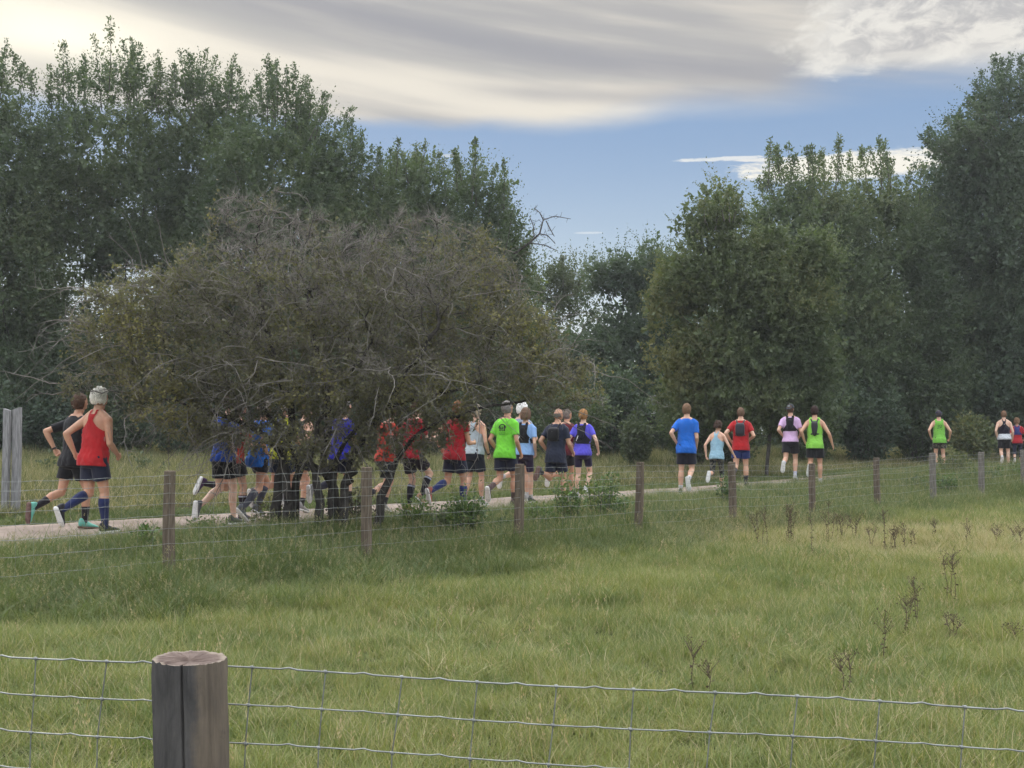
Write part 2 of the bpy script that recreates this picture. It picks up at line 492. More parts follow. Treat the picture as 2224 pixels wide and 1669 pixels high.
def near_fence():
    # plan line: stay index s -> X = -0.992+0.154 s, Y = 2.33-0.0177 s
    root = empty("wire_fence", (-0.66, 2.29, 0))
    tag(root, "nearest wire netting fence with one thick cut-topped post", "fence")
    ox, oy = -0.66, 2.29
    fx = lambda s: -1.0219 + 0.15865 * s
    fy = lambda s: 2.400 - 0.01826 * s
    # post
    m, t, b = new_mat("split fence post")
    tcn = t.n('ShaderNodeTexCoord'); mp = t.n('ShaderNodeMapping'); t.link(tcn.outputs['Object'], mp.inputs[0]); mp.inputs['Scale'].default_value = (12, 12, 2.6)
    n1 = t.noise(mp.outputs[0], 1.5, 7, 0.65, 0.4); n2 = t.noise(mp.outputs[0], 7, 5, 0.6)
    n3 = t.noise(tcn.outputs['Object'], 14, 8, 0.72)
    sp = t.n('ShaderNodeSeparateXYZ'); t.link(tcn.outputs['Object'], sp.inputs[0])
    col = t.mix(t.sm(n1, 0.3, 0.7), (0.036, 0.035, 0.036), (0.105, 0.099, 0.096))
    side = t.sm(E(t, sp.outputs[0]) + (n3 - 0.5) * 0.05, 0.022, 0.045)
    col = t.mix(side, col, t.mix(t.sm(n1, 0.3, 0.7), (0.105, 0.088, 0.072), (0.175, 0.142, 0.11)))
    col = t.mix(t.sm(n2, 0.62, 0.75) * 0.5, col, (0.12, 0.115, 0.11))
    col = t.mix(t.sm(n3, 0.60, 0.72) * 0.6, col, (0.035, 0.034, 0.036))
    t.put(b.inputs['Base Color'], col); b.inputs['Roughness'].default_value = 0.92; b.inputs['Specular IOR Level'].default_value = 0.25
    bp = t.n('ShaderNodeBump'); bp.inputs['Strength'].default_value = 0.7; bp.inputs['Distance'].default_value = 0.004
    t.put(bp.inputs['Height'], n1 * 0.7 + n2 * 0.5 + n3 * 0.8); t.link(bp.outputs[0], b.inputs['Normal'])
    mt, t, b = new_mat("sawn post end")
    tcn = t.n('ShaderNodeTexCoord')
    sp = t.n('ShaderNodeSeparateXYZ'); t.link(tcn.outputs['Object'], sp.inputs[0])
    rr = t.m('SQRT', E(t, sp.outputs[0]) * sp.outputs[0] + E(t, sp.outputs[1]) * sp.outputs[1])
    n1 = t.noise(tcn.outputs['Object'], 30, 5, 0.6)
    ringp = t.m('SINE', (rr + (n1 - 0.5) * 0.012) * 900) * 0.5 + 0.5
    col = t.mix(t.sm(n1, 0.3, 0.7), (0.085, 0.060, 0.050), (0.15, 0.112, 0.092))
    col = t.mix(ringp * 0.3, col, (0.12, 0.075, 0.06))
    col = t.mix(t.sm(rr + (n1 - 0.5) * 0.02, 0.058, 0.069) * 0.7, col, (0.27, 0.225, 0.175))
    t.put(b.inputs['Base Color'], col); b.inputs['Roughness'].default_value = 0.95
    px_, py_ = -0.662, 2.295
    n = 240
    mb = MB(); zt = 1.040; rows = 46; rt = 0.0735
    crack = -math.pi / 2 + 0.03
    vs = []
    for i in range(rows + 1):
        f = i / rows; z = -0.3 + f * (zt + 0.3)
        shift = (zt - z) * 0.028
        for k in range(n):
            a = 2 * math.pi * k / n
            r = rt * (1 + 0.018 * math.sin(2 * a + 1) + 0.012 * math.sin(5 * a + z * 3) + 0.012 * noise.noise(Vector((math.cos(a) * 2, math.sin(a) * 2, z * 4)))) * (1.0 - 0.012 * f)
            r += 0.0022 * noise.noise(Vector((math.cos(a) * 26, math.sin(a) * 26, z * 5))) + 0.003 * noise.noise(Vector((math.cos(a) * 5, math.sin(a) * 5, z * 14)))
            d = (a - crack - 0.03 * math.sin(z * 9) - 0.05 * noise.noise(Vector((z * 14, 0, 0))) + math.pi) % (2 * math.pi) - math.pi
            dep = 0.011 * max(0, min(1, (z - 0.55) / 0.35)) + 0.003
            r -= dep * max(0, 1 - abs(d) / 0.040) ** 0.8
            r -= 0.0035 * max(0, 1 - abs((a - crack - 0.9 - 0.12 * math.sin(z * 5) + math.pi) % (2 * math.pi) - math.pi) / 0.06)
            if f > 0.985: r *= 0.985
            tz = (0.0025 * math.cos(a - 2.6) + 0.0035 * noise.noise(Vector((math.cos(a) * 4, math.sin(a) * 4, 7))) + 0.0018 * noise.noise(Vector((math.cos(a) * 16, math.sin(a) * 16, 3)))) if i == rows else 0
            if i == rows: r *= 1 - 0.02 * max(0, noise.noise(Vector((math.cos(a) * 5, math.sin(a) * 5, 1))))
            vs.append((r * math.cos(a) + shift, r * math.sin(a), z + tz))
    fs = [(i * n + k, i * n + (k + 1) % n, (i + 1) * n + (k + 1) % n, (i + 1) * n + k) for i in range(rows) for k in range(n)]
    mb.add(vs, fs, 0)
    # sawn end, slightly dished, rough
    top = vs[rows * n:]
    vs2 = list(top); fs2 = []; R_ = 9
    for j in range(1, R_):
        for k in range(n):
            f = 1 - j / R_; x, y, z = top[k]
            vs2.append((x * f, y * f, z - 0.005 * (1 - f) - 0.006 * max(0, 1 - abs((math.atan2(y, x) - crack + math.pi) % (2 * math.pi) - math.pi) / 0.07) * f - 0.004 * max(0, 1 - abs((math.atan2(y, x) - 2.3 + math.pi) % (2 * math.pi) - math.pi) / 0.06) * f + 0.002 * noise.noise(Vector((x * f * 60, y * f * 60, 0)))))
    vs2.append((0, 0, zt - 0.006))
    for j in range(R_ - 1):
        for k in range(n): fs2.append((j * n + k, j * n + (k + 1) % n, (j + 1) * n + (k + 1) % n, (j + 1) * n + k))
    for k in range(n): fs2.append(((R_ - 1) * n + k, (R_ - 1) * n + (k + 1) % n, R_ * n))
    mb.add(vs2, fs2, 1)
    o = link_mesh("post", mb.mesh("post"), [m, mt], root); o.location = (px_ - ox, py_ - oy, 0)
    # a neighbour post out of frame on each side keeps the fence standing
    for k, s in ((0, -14.0), (1, 20.0)):
        mb = MB(); mb.tube([(0, 0, -0.3), (0, 0, 0.5), (0.01, 0, 1.06), (0.01, 0, 1.07)], [0.075, 0.074, 0.072, 0.068], 20)
        o = link_mesh("post", mb.mesh("post", False), M_POST, root); o.location = (fx(s) - ox, fy(s) - oy, 0)
    # netting: behind the post
    back = 0.085
    hs = [1.020, 0.942, 0.863, 0.785, 0.692, 0.585, 0.462, 0.322, 0.167]
    mb = MB(); knots = MB()
    ca = -0.017727 / 0.15402
    def wp(s, h):
        z = h - 0.0043 * s + 0.003 * math.sin(s * 0.9 + h * 5)
        if abs(s - 2.14) < 0.0: z += 0
        return Vector((fx(s) - ox, fy(s) - oy + 0.0, z))
    def offs(s):        # wire bends round the far side of the post
        return 0.0
    for hi, h in enumerate(hs):
        pts = []; s = -14.0
        while s < 20.0:
            p = wp(s, h); fr = s - math.floor(s)
            d = abs(fr - 0.5)
            if d < 0.12: p.z += 0.0035 * (1 - d / 0.12) * (1 if hi % 2 == 0 else 0.6)     # tension crimp
            pts.append(p); s += 0.0625
        mb.tube(pts, 0.0016 if hi else 0.0019, 6, False)
    for s in range(-14, 20):
        if s == 2: continue
        lean = rnd.uniform(-0.008, 0.004)
        pts = []
        for hi, h in enumerate(hs):
            p = wp(s, h); p.x += -0.006 * min(hi, 2) + lean * hi * 0.5 + rnd.uniform(-0.002, 0.002)
            pts.append(p)
            # knot: short wrap round the crossing
            kp = []
            for a in range(13):
                an = a * 1.05
                kp.append(p + Vector((-0.0042 + a * 0.0007, math.cos(an) * 0.0030, math.sin(an) * 0.0032)))
            mb.tube(kp, 0.0012, 5, True)
            mb.ball(p, (0.0042, 0.0034, 0.0042), 8, 6)
        mb.tube(pts, 0.0014, 6, False)
    link_mesh("netting", mb.mesh("netting"), M_WIRE, root)
near_fence()

# ------------------------------------------------------------ pair of grey plank posts by the path
M_GPL = mat_rough("silvered oak", (0.17, 0.17, 0.175), (0.32, 0.32, 0.32), 7, 0.9, 0.6, (7, 7, 0.7))
for nm, xo, w, hgt, lab, slant in (("plank_post", 16, 0.105, 1.64, "left slab of the pair of silver-grey plank posts beyond the path", -0.03),
                            ("plank_post", 36, 0.130, 1.65, "right and wider slab of the pair of silver-grey plank posts beyond the path", 0.04)):
    Yp = 16.9; x0 = (xo - 1112) / FPX * Yp
    g = gz(x0, Yp); mb = MB(); d = 0.06
    zt = g + hgt
    vs = []
    n = 14
    for i in range(n + 1):
        f = i / n; z = g - 0.2 + f * (zt - g + 0.2)
        wv = 0.004 * math.sin(f * 6 + xo)
        for sx, sy in ((-1, -1), (-0.9, -1.08), (0.1, -1.1), (0.9, -1.08), (1, -1), (1, 1), (-1, 1)):
            zz = z + (slant * sx * 0.5 if i == n else 0)
            vs.append((sx * w / 2 + wv, sy * d / 2, zz))
    c = 7
    fs = [(i * c + k, i * c + (k + 1) % c, (i + 1) * c + (k + 1) % c, (i + 1) * c + k) for i in range(n) for k in range(c)]
    fs += [tuple(range(c - 1, -1, -1)), tuple(range(n * c, n * c + c))]
    mb.add(vs, fs)
    o = link_mesh(nm, mb.mesh(nm, False), M_GPL); o.location = (x0, Yp + (0.03 if xo > 20 else 0), 0); o.rotation_euler = (0, 0, -0.2)
    tag(o, lab, "post", "grey plank posts")

# ------------------------------------------------------------ shed roof glimpsed under the trees
def shed():
    Y = 47.0; p = at(1446, 861, Y); g = gz(p.x, Y)
    root = empty("shed", (p.x, Y, g)); root.rotation_euler = (0, 0, 0.25)
    tag(root, "small shed with pale roof edges half hidden under the trees", "shed")
    hz = p.z - g; w, l = 1.3, 1.8; ez = hz - 0.75
    mw = mat_rough("dark shed boards", (0.03, 0.032, 0.035), (0.06, 0.06, 0.06), 5, 0.9, 0.3, (8, 8, 0.5))
    mr = mat_rough("felt roof", (0.06, 0.06, 0.065), (0.11, 0.11, 0.11), 12, 0.95, 0.3)
    mf = mat_rough("pale fascia", (0.42, 0.43, 0.43), (0.55, 0.56, 0.56), 8, 0.7, 0.1)
    mb = MB()
    vs = [(-w, -l, 0), (w, -l, 0), (w, -l, ez), (0, -l, hz - 0.06), (-w, -l, ez), (-w, l, 0), (w, l, 0), (w, l, ez), (0, l, hz - 0.06), (-w, l, ez)]
    mb.add(vs, [(0, 1, 2, 3, 4), (9, 8, 7, 6, 5), (1, 6, 7, 2), (5, 0, 4, 9), (2, 7, 8, 3), (3, 8, 9, 4)])
    link_mesh("wall", mb.mesh("wall", False), mw, root)
    mb = MB()
    for s in (-1, 1):
        e = (s * (w + 0.15), ez - 0.1); vs = []
        for yy in (-l - 0.15, l + 0.15):
            vs += [(e[0], yy, e[1]), (0, yy, hz), (0, yy, hz + 0.04), (e[0], yy, e[1] + 0.04)]
        mb.add(vs, [(0, 1, 2, 3), (7, 6, 5, 4), (0, 4, 5, 1), (3, 2, 6, 7), (0, 3, 7, 4)])
    link_mesh("roof", mb.mesh("roof", False), mr, root)
    for s in (-1, 1):
        mb = MB(); yy = -l - 0.16
        vs = [(s * (w + 0.16), yy, ez - 0.16), (0, yy, hz - 0.07), (0, yy, hz + 0.05), (s * (w + 0.16), yy, ez - 0.03)]
        vs += [(a, b - 0.03, c) for a, b, c in vs]
        mb.add(vs, [(0, 1, 2, 3), (7, 6, 5, 4), (0, 3, 7, 4), (3, 2, 6, 7), (0, 4, 5, 1)])
        link_mesh("bargeboard", mb.mesh("bargeboard", False), mf, root)
    mb = MB(); mb.tube([(0, -l - 0.18, hz + 0.05), (0, l + 0.18, hz + 0.05)], 0.03, 8)
    link_mesh("ridge", mb.mesh("ridge"), mf, root)
shed()
# ------------------------------------------------------------ vegetation tools
def unit(v): return v / np.maximum(np.linalg.norm(v, axis=-1, keepdims=True), 1e-9)
def rdir(n): return unit(rng.normal(size=(n, 3)))
def leaves_np(P, D, L, W, tone, droop=0.0):
    """one bent rhombic leaf per row: P base, D direction, L length, W width"""
    n = len(P)
    D = unit(D)
    S = unit(np.cross(D, rdir(n)))
    N = np.cross(D, S)
    L = np.asarray(L).reshape(-1, 1) * np.ones((n, 1)); W = np.asarray(W).reshape(-1, 1) * np.ones((n, 1))
    a = P; b = P + D * L * 0.45 + S * W * 0.5 + N * W * 0.12; c = P + D * L; d = P + D * L * 0.45 - S * W * 0.5 + N * W * 0.12
    V = np.stack([a, b, c, d], 1).reshape(-1, 3)
    F = np.arange(n * 4).reshape(n, 4)
    return V, F, np.repeat(tone, 4)
def in_blobs(blobs, n, shell=0.0):
    """random points in a union of ellipsoids; blobs (cx,cy,cz,rx,ry,rz[,weight])"""
    B = np.array([b[:6] for b in blobs]); w = np.array([(b[6] if len(b) > 6 else 1.0) for b in blobs]) * B[:, 3] * B[:, 5] * np.sqrt(B[:, 4])
    idx = rng.choice(len(B), n, p=w / w.sum())
    d = rdir(n); r = rng.random(n) ** (1 / 3)
    r = r * (1 - shell) + shell * (0.82 + 0.18 * rng.random(n))
    P = B[idx, :3] + d * r[:, None] * B[idx, 3:6]
    return P, idx, d
def grow(base, blobs, n_attr, step, infl, kill, trunk_dir=(0, 0, 1), stems=1, spread=0.15, bias=0.15, iters=140):
    """space colonisation skeleton: returns node positions, parents"""
    A, _, _ = in_blobs(blobs, n_attr)
    A = [Vector(a) for a in A]
    nodes, par = [], []
    for s in range(stems):
        an = 2 * math.pi * s / max(stems, 1) + rnd.random(); off = Vector((math.cos(an), math.sin(an) * 0.7, 0)) * (spread if stems > 1 else 0)
        nodes.append(Vector(base) + off); par.append(-1)
    lo = min(a.z for a in A); zc = sorted(a.z for a in A)[len(A) // 6]
    alive = [True] * len(A)
    cen = Vector((sum(a.x for a in A) / len(A), sum(a.y for a in A) / len(A), 0))
    for s in range(stems):
        cur = s; p = nodes[s].copy(); d = Vector(trunk_dir) + (p - Vector(base)) * (0.9 if stems > 1 else 0)
        while p.z < zc - infl * 0.4:
            tgt = Vector((cen.x - p.x, cen.y - p.y, 0)) * 0.03
            d = (d.normalized() + tgt + Vector((rnd.uniform(-1, 1), rnd.uniform(-1, 1), 0.4)) * 0.10).normalized()
            p = p + d * step; nodes.append(p.copy()); par.append(cur); cur = len(nodes) - 1
    for it in range(iters):
        kd = KDTree(len(nodes))
        for i, p in enumerate(nodes): kd.insert(p, i)
        kd.balance()
        acc = {}
        for j, a in enumerate(A):
            if not alive[j]: continue
            co, i, dist = kd.find(a)
            if dist < kill: alive[j] = False; continue
            if dist < infl or it < 12:
                acc.setdefault(i, []).append((a - co).normalized())
        if not acc: break
        new = 0
        for i, ds in acc.items():
            d = Vector((0, 0, bias))
            for q in ds: d += q / len(ds)
            d += Vector((rnd.uniform(-1, 1), rnd.uniform(-1, 1), rnd.uniform(-1, 1))) * 0.28
            if d.length < 0.05: continue
            p = nodes[i] + d.normalized() * step
            co, k2, dist = kd.find(p)
            if dist < step * 0.35: continue
            nodes.append(p); par.append(i); new += 1
        if not new: break
    return nodes, par
def radii(nodes, par, tip, expo=2.4):
    n = len(nodes); ch = [[] for _ in range(n)]
    for i, p in enumerate(par):
        if p >= 0: ch[p].append(i)
    r = [0.0] * n
    for i in range(n - 1, -1, -1):
        r[i] = max(tip, sum(r[c] ** expo for c in ch[i]) ** (1 / expo)) if ch[i] else tip
    return r, ch
def limbs_mesh(mb, nodes, par, r, ch, rmin=0.0, mi=0):
    """continuous tapered tubes following the thickest child"""
    starts = [i for i, p in enumerate(par) if p < 0]
    stack = [(s, None) for s in starts]
    while stack:
        s, p = stack.pop()
        pts = []; rad = []
        if p is not None: pts.append(nodes[p]); rad.append(min(r[s] * 1.15, r[p]))
        cur = s
        while True:
            pts.append(nodes[cur]); rad.append(r[cur])
            if not ch[cur]: break
            cs = sorted(ch[cur], key=lambda c: -r[c])
            for c in cs[1:]:
                if r[c] >= rmin: stack.append((c, cur))
            if r[cs[0]] < rmin: break
            cur = cs[0]
        if len(pts) > 1:
            mb.tube(pts, rad, 9 if max(rad) > 0.06 else (6 if max(rad) > 0.015 else 3), False, mi)
M_BARK = mat_rough("tree bark", (0.045, 0.042, 0.036), (0.11, 0.10, 0.088), 5, 0.95, 0.8, (3, 3, 0.8))
M_BARKP = mat_rough("pale bark", (0.10, 0.105, 0.095), (0.20, 0.20, 0.18), 5, 0.95, 0.6, (3, 3, 0.8))
L_DARK = mat_leaf("willow leaf", (0.072, 0.104, 0.060), (0.105, 0.142, 0.074), (0.160, 0.184, 0.090), 0.33, 0.6, 0.22)
L_OLIV = mat_leaf("olive leaf", (0.088, 0.118, 0.066), (0.122, 0.152, 0.078), (0.195, 0.190, 0.082), 0.34, 0.6, 0.28)
L_COOL = mat_leaf("blue green leaf", (0.058, 0.090, 0.062), (0.084, 0.120, 0.076), (0.120, 0.155, 0.090), 0.30, 0.6, 0.3)
L_PALE = mat_leaf("pale leaf", (0.075, 0.100, 0.055), (0.105, 0.130, 0.070), (0.14, 0.155, 0.085), 0.3, 0.6, 0.4)
L_HAW = mat_leaf("hawthorn leaf", (0.118, 0.112, 0.080), (0.155, 0.150, 0.092), (0.255, 0.228, 0.092), 0.34, 0.6, 0.8)
M_DRYLEAF = mat_leaf("withered leaf", (0.05, 0.045, 0.032), (0.085, 0.075, 0.05), (0.11, 0.12, 0.05), 0.2, 0.8, 3)
L_SHR = mat_leaf("rose leaf", (0.070, 0.116, 0.046), (0.116, 0.178, 0.062), (0.202, 0.232, 0.078), 0.3, 0.45, 1.5)

def shoots(blobs, n, length, lpb, leaf, up, shell=0.6, tone_off=0.0, spread=0.55, clump=0.75, lw=0.5, curve=0.3):
    """n leafy shoots starting in the blobs, pointing outward and upward"""
    P, idx, d = in_blobs(blobs, int(n * 1.35), shell)
    k = np.array([noise.noise(Vector(p) * clump) for p in P]) > -0.16 - 0.2 * rng.random(len(P))
    P, idx, d = P[k], idx[k], d[k]; n = len(P)
    D = unit(d * np.array([1, 1, 0.6]) + np.array([0, 0, up]) + rng.normal(size=(n, 3)) * spread)
    Ls = length * (0.5 + rng.random(n))
    t = (np.arange(lpb) + 0.5)[None] / lpb + rng.normal(size=(n, lpb)) * 0.03
    up2 = np.array([0, 0, 1.0])
    Q = P[:, None] + D[:, None] * (t * Ls[:, None])[..., None] + up2 * (curve * (t ** 2) * Ls[:, None] * 0.4)[..., None]
    LD = D[:, None] * 0.6 + rdir(n * lpb).reshape(n, lpb, 3) * 0.9
    lsz = leaf * (0.65 + 0.7 * rng.random((n, lpb))) * (1.1 - 0.35 * t)
    cl = np.array([noise.noise(Vector(p) * 0.42) + 0.6 * noise.noise(Vector(p) * 1.1 + Vector((9, 0, 0))) for p in P])
    tone = np.clip(rng.random(n)[:, None] * 0.40 + rng.random((n, lpb)) * 0.40 + 0.1 + tone_off + cl[:, None] * 0.55, 0, 1)
    V, F, T = leaves_np(Q.reshape(-1, 3), LD.reshape(-1, 3), lsz.ravel(), lsz.ravel() * lw, tone.ravel())
    stems = (P, P + D * Ls[:, None] + up2 * (curve * 0.4 * Ls)[:, None])
    return V, F, T, stems
def stem_mesh(stems, r):
    """thin three-sided shoots"""
    A, B = stems; n = len(A); D = unit(B - A); S = unit(np.cross(D, rdir(n))); N = np.cross(D, S)
    rings = []
    for k in range(3):
        an = 2 * math.pi * k / 3
        rings.append(A + (S * math.cos(an) + N * math.sin(an)) * r)
    V = np.stack(rings + [B], 1).reshape(-1, 3)
    o = (np.arange(n) * 4)[:, None]
    F = np.concatenate([o + np.array([[0, 1, 3]]), o + np.array([[1, 2, 3]]), o + np.array([[2, 0, 3]])], 0)
    return V, F
def join_np(parts):
    Vs, Fs, Ts, o = [], [], [], 0
    for V, F, T in parts:
        Vs.append(V); Fs.append(F + o); Ts.append(T); o += len(V)
    return np.concatenate(Vs), np.concatenate(Fs), np.concatenate(Ts)
def px_blobs(L, Y, depth=0.8, drop=0.0):
    out = []
    for b in L:
        px, py, rx, ry = b[:4]; py = py + drop if py < 560 else py; yo = b[4] if len(b) > 4 else 0.0; w = b[5] if len(b) > 5 else 1.0
        c = at(px, py, Y + yo); s = (Y + yo) / FPX
        out.append((c.x, c.y, c.z, rx * s, max(rx, ry * 0.6) * s * depth, ry * s, w))
    return out
def tree(name, label, px, Y, blobs, mat, nshoot, leaf=0.11, lpb=14, slen=0.9, up=0.7, bark=None, group=None, trunk_px=None, tip=0.012,
         shell=0.55, inner=0.25, attr=420, step=0.45, cat="tree", lw=0.5, rscale=1.0, curve=0.3, spread=0.45, tops=(), drop=22):
    bl = px_blobs(blobs, Y, drop=drop if tops else 0)
    bx = ((trunk_px if trunk_px is not None else px) - 1112) / FPX * Y
    bz = gz(bx, Y)
    root = empty(name, (bx, Y, bz))
    tag(root, label, cat, group)
    O = np.array([bx, Y, bz])
    nodes, par = grow((bx, Y, bz - 0.15), bl, attr, step, step * 6, step * 1.8, bias=0.25)
    r, ch = radii(nodes, par, tip)
    r = [v * rscale for v in r]
    for i, p in enumerate(par):
        if p < 0: r[i] *= 1.25
    mb = MB(); limbs_mesh(mb, [n - Vector(O) for n in nodes], par, r, ch)
    V, F, T, st = shoots(bl, nshoot, slen, lpb, leaf, up, shell, lw=lw, curve=curve, spread=spread)
    parts = [(V, F, T)]
    ni = int(nshoot * inner)
    if ni:
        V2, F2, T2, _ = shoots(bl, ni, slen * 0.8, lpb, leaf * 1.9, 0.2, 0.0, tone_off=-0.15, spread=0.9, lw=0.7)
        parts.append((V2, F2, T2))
    # long leaders that break the skyline
    for (tx, ty, h, n, dxp) in tops:
        c = at(tx, ty, Y); s = Y / FPX
        for q in range(n):
            tipp = np.array([c.x + rng.normal() * 14 * s, Y + rng.normal() * 0.8, c.z + abs(rng.normal()) * -16 * s])
            basep = tipp - np.array([dxp * s + rng.normal() * 10 * s, rng.normal() * 0.3, h * s * rng.uniform(0.9, 1.3)])
            m = 74; t = rng.random(m) ** 0.9
            mid = basep + (tipp - basep) * t[:, None] + rng.normal(size=(m, 3)) * 0.02
            br = rng.integers(0, 7, m)
            bd = unit(rdir(7) * np.array([1, 1, 0.3]) + np.array([0, 0, 0.9]))
            ln = rng.random(m) * 0.62 * (1.12 - t)
            Pp = mid + bd[br] * ln[:, None]
            k = 3
            Pq = np.repeat(Pp, k, 0) + rng.normal(size=(m * k, 3)) * 0.04
            lz = leaf * (0.7 + 0.6 * rng.random(m * k))
            V3, F3, T3 = leaves_np(Pq, unit(tipp - basep)[None] * 0.7 + rdir(m * k), lz, lz * lw, rng.random(m * k))
            parts.append((V3, F3, T3))
            bv, tv = Vector(basep - O), Vector(tipp - O)
            mb.tube([bv, bv.lerp(tv, 0.5) + Vector((0.03, 0, 0)), tv], [0.02, 0.012, 0.004], 4, False)
    V, F, T = join_np(parts)
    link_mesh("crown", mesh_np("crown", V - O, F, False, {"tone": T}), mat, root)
    link_mesh("trunk", mb.mesh("trunk"), bark or M_BARK, root)
    return root

QL = 1.0     # leaf quantity factor
G_L = "tall willows on the left side of the gap"
def N(n): return int(n * QL)
tree("willow_tree", "leafy tree cut by the left edge of the picture, at the sky's brightest glow", 20, 39,
     [(-30, 210, 62, 90), (-20, 400, 120, 170), (-10, 640, 130, 190), (50, 820, 120, 110), (-60, 880, 90, 90)], L_DARK, N(5200), tops=[(8, 95, 130, 3, 6), (28, 115, 120, 2, 12)], group=G_L)
tree("willow_tree", "tall willow with twin feathery tops just right of the sky's brightest glow", 150, 41,
     [(160, 215, 62, 75, 0, 1), (275, 200, 66, 80, 0, 1), (210, 320, 160, 85), (130, 425, 125, 85), (300, 420, 120, 75), (90, 560, 60, 90), (215, 505, 120, 45, 0, .7), (240, 600, 50, 30, 0, .5), (330, 590, 110, 60, 0, .7), (190, 760, 160, 65), (180, 860, 160, 105), (60, 700, 90, 110), (150, 560, 130, 60, 0, .9), (250, 660, 120, 50, 0, .35), (330, 520, 110, 50, 0, .9)],
     L_DARK, N(6800), tops=[(160, 92, 130, 3, 4), (120, 128, 110, 2, -16), (195, 112, 120, 2, 12), (243, 84, 130, 2, -10), (280, 68, 150, 4, 0), (312, 92, 130, 3, 14), (80, 150, 70, 2, -30), (345, 135, 100, 2, 20)], group=G_L, inner=0.18)
tree("willow_tree", "willow with narrow pointed leaders rising left of the broad-topped one", 440, 42,
     [(430, 225, 62, 75), (500, 235, 52, 62), (450, 330, 120, 85), (420, 450, 120, 75), (480, 590, 130, 150), (370, 790, 130, 110), (470, 800, 150, 160)], L_DARK, N(6000),
     tops=[(410, 105, 130, 3, -8), (437, 118, 120, 2, 0), (468, 104, 150, 3, 6), (508, 140, 100, 3, 10), (384, 150, 90, 2, -10)], group=G_L, inner=0.2)
tree("willow_tree", "broad-topped tallest willow whose right shoulder slopes down to the blue sky", 620, 40,
     [(600, 250, 72, 80), (675, 300, 52, 75), (600, 390, 165, 130), (600, 560, 200, 160), (700, 700, 150, 170), (560, 800, 170, 140)], L_DARK, N(6400),
     tops=[(575, 118, 130, 3, -16), (608, 116, 140, 3, -6), (645, 138, 120, 3, 4), (678, 168, 110, 3, 14), (715, 205, 90, 3, 30), (735, 210, 70, 2, 34), (552, 150, 100, 2, -14)], group=G_L)
tree("willow_tree", "rounded willow directly right of the tallest one, under the cloud edge", 780, 41,
     [(765, 375, 50, 65), (815, 455, 95, 85), (800, 580, 140, 140), (840, 750, 160, 150)], L_DARK, N(3300),
     tops=[(760, 262, 90, 2, 0), (778, 275, 90, 3, 10), (812, 330, 80, 3, 10), (855, 318, 70, 3, 4)], group=G_L)
tree("willow_tree", "willow with short spiky top between the rounded one and the last tall one", 920, 42,
     [(895, 420, 82, 80), (960, 480, 60, 80), (930, 590, 130, 120), (950, 750, 140, 140)], L_DARK, N(3000),
     tops=[(880, 318, 80, 3, 4), (925, 310, 80, 3, 4), (955, 318, 90, 3, 6), (842, 325, 70, 2, -4), (900, 340, 70, 2, 0)], group=G_L)
tree("willow_tree", "last tall willow of the left group, standing at the edge of the open sky", 1060, 40,
     [(1045, 430, 52, 70), (1060, 520, 78, 85), (1050, 640, 95, 110), (1080, 780, 110, 120), (1000, 620, 70, 150), (1100, 600, 38, 60)], L_DARK, N(2700),
     tops=[(1040, 308, 120, 4, 2), (1002, 330, 90, 3, -8), (1075, 335, 110, 3, 12), (1100, 395, 100, 3, 18), (1125, 455, 90, 3, 20), (1140, 500, 60, 2, 28), (985, 345, 60, 2, -10)], group=G_L)
def dead_branch():
    root = [o for o in COL.objects if o.get('label', '').startswith('last tall willow')][0]
    O = root.location; Yb = 38.6; mb = MB(); Pt = lambda a: at(a[0], a[1], Yb + a[2]) - O
    main = [(1105, 560, 0.8), (1150, 528, .3), (1172, 508, .1), (1180, 478, 0), (1205, 470, 0), (1240, 476, 0)]
    sides = [[(1180, 478, 0), (1172, 462, .1), (1160, 452, .1)], [(1172, 508, .1), (1190, 512, .1), (1206, 530, .2)], [(1186, 480, 0), (1196, 500, 0), (1204, 514, .1)], [(1150, 528, .3), (1180, 532, .3), (1200, 540, .4), (1212, 545, .4)], [(1160, 518, .2), (1158, 490, .2), (1150, 470, .2)]]
    mb.tube([Pt(a) for a in main], [.06, .045, .035, .025, .018, .01], 6, False)
    for sd_ in sides: mb.tube([Pt(a) for a in sd_], [.022 - .005 * i for i in range(len(sd_))], 5, False)
    for L_ in [main] + sides:
        for a, b in zip(L_, L_[1:]):
            for q in range(5):
                p = Pt(a).lerp(Pt(b), rnd.random()); mb.tube([p, p + Vector((rnd.gauss(0, .12), rnd.gauss(0, .1), rnd.gauss(0, .12)))], [.010, .006], 3, False)
    link_mesh("dead_branch", mb.mesh("dead_branch"), M_BARK, root)
dead_branch()
tree("ash_tree", "thin pale tree with sky showing through, low in the middle gap", 1215, 52,
     [(1180, 640, 45, 40, 0, .8), (1240, 620, 45, 38, 0, .8), (1210, 700, 55, 35, 0, .35), (1260, 690, 50, 35, 0, .35)], L_PALE, N(620), leaf=0.15, slen=1.0,
     tops=[(1190, 560, 60, 3, 0), (1235, 575, 60, 3, 4), (1260, 600, 50, 2, 14), (1160, 590, 60, 2, -10)], inner=0.0, attr=260, tip=0.015, lpb=12)
tree("ash_tree", "dark slanting tree with swept branches in the middle gap", 1360, 46,
     [(1345, 600, 62, 42), (1405, 590, 60, 55), (1400, 690, 75, 90), (1300, 665, 40, 34, 0, .45), (1350, 800, 120, 75), (1250, 800, 85, 55), (1150, 850, 90, 90)], L_COOL, N(3000), leaf=0.12, up=0.5,
     tops=[(1300, 572, 60, 3, -40), (1325, 562, 60, 3, -36), (1350, 560, 60, 3, -30), (1395, 548, 60, 3, -6), (1425, 552, 60, 3, 8)], inner=0.25)
G_R = "trees on the right side of the gap"
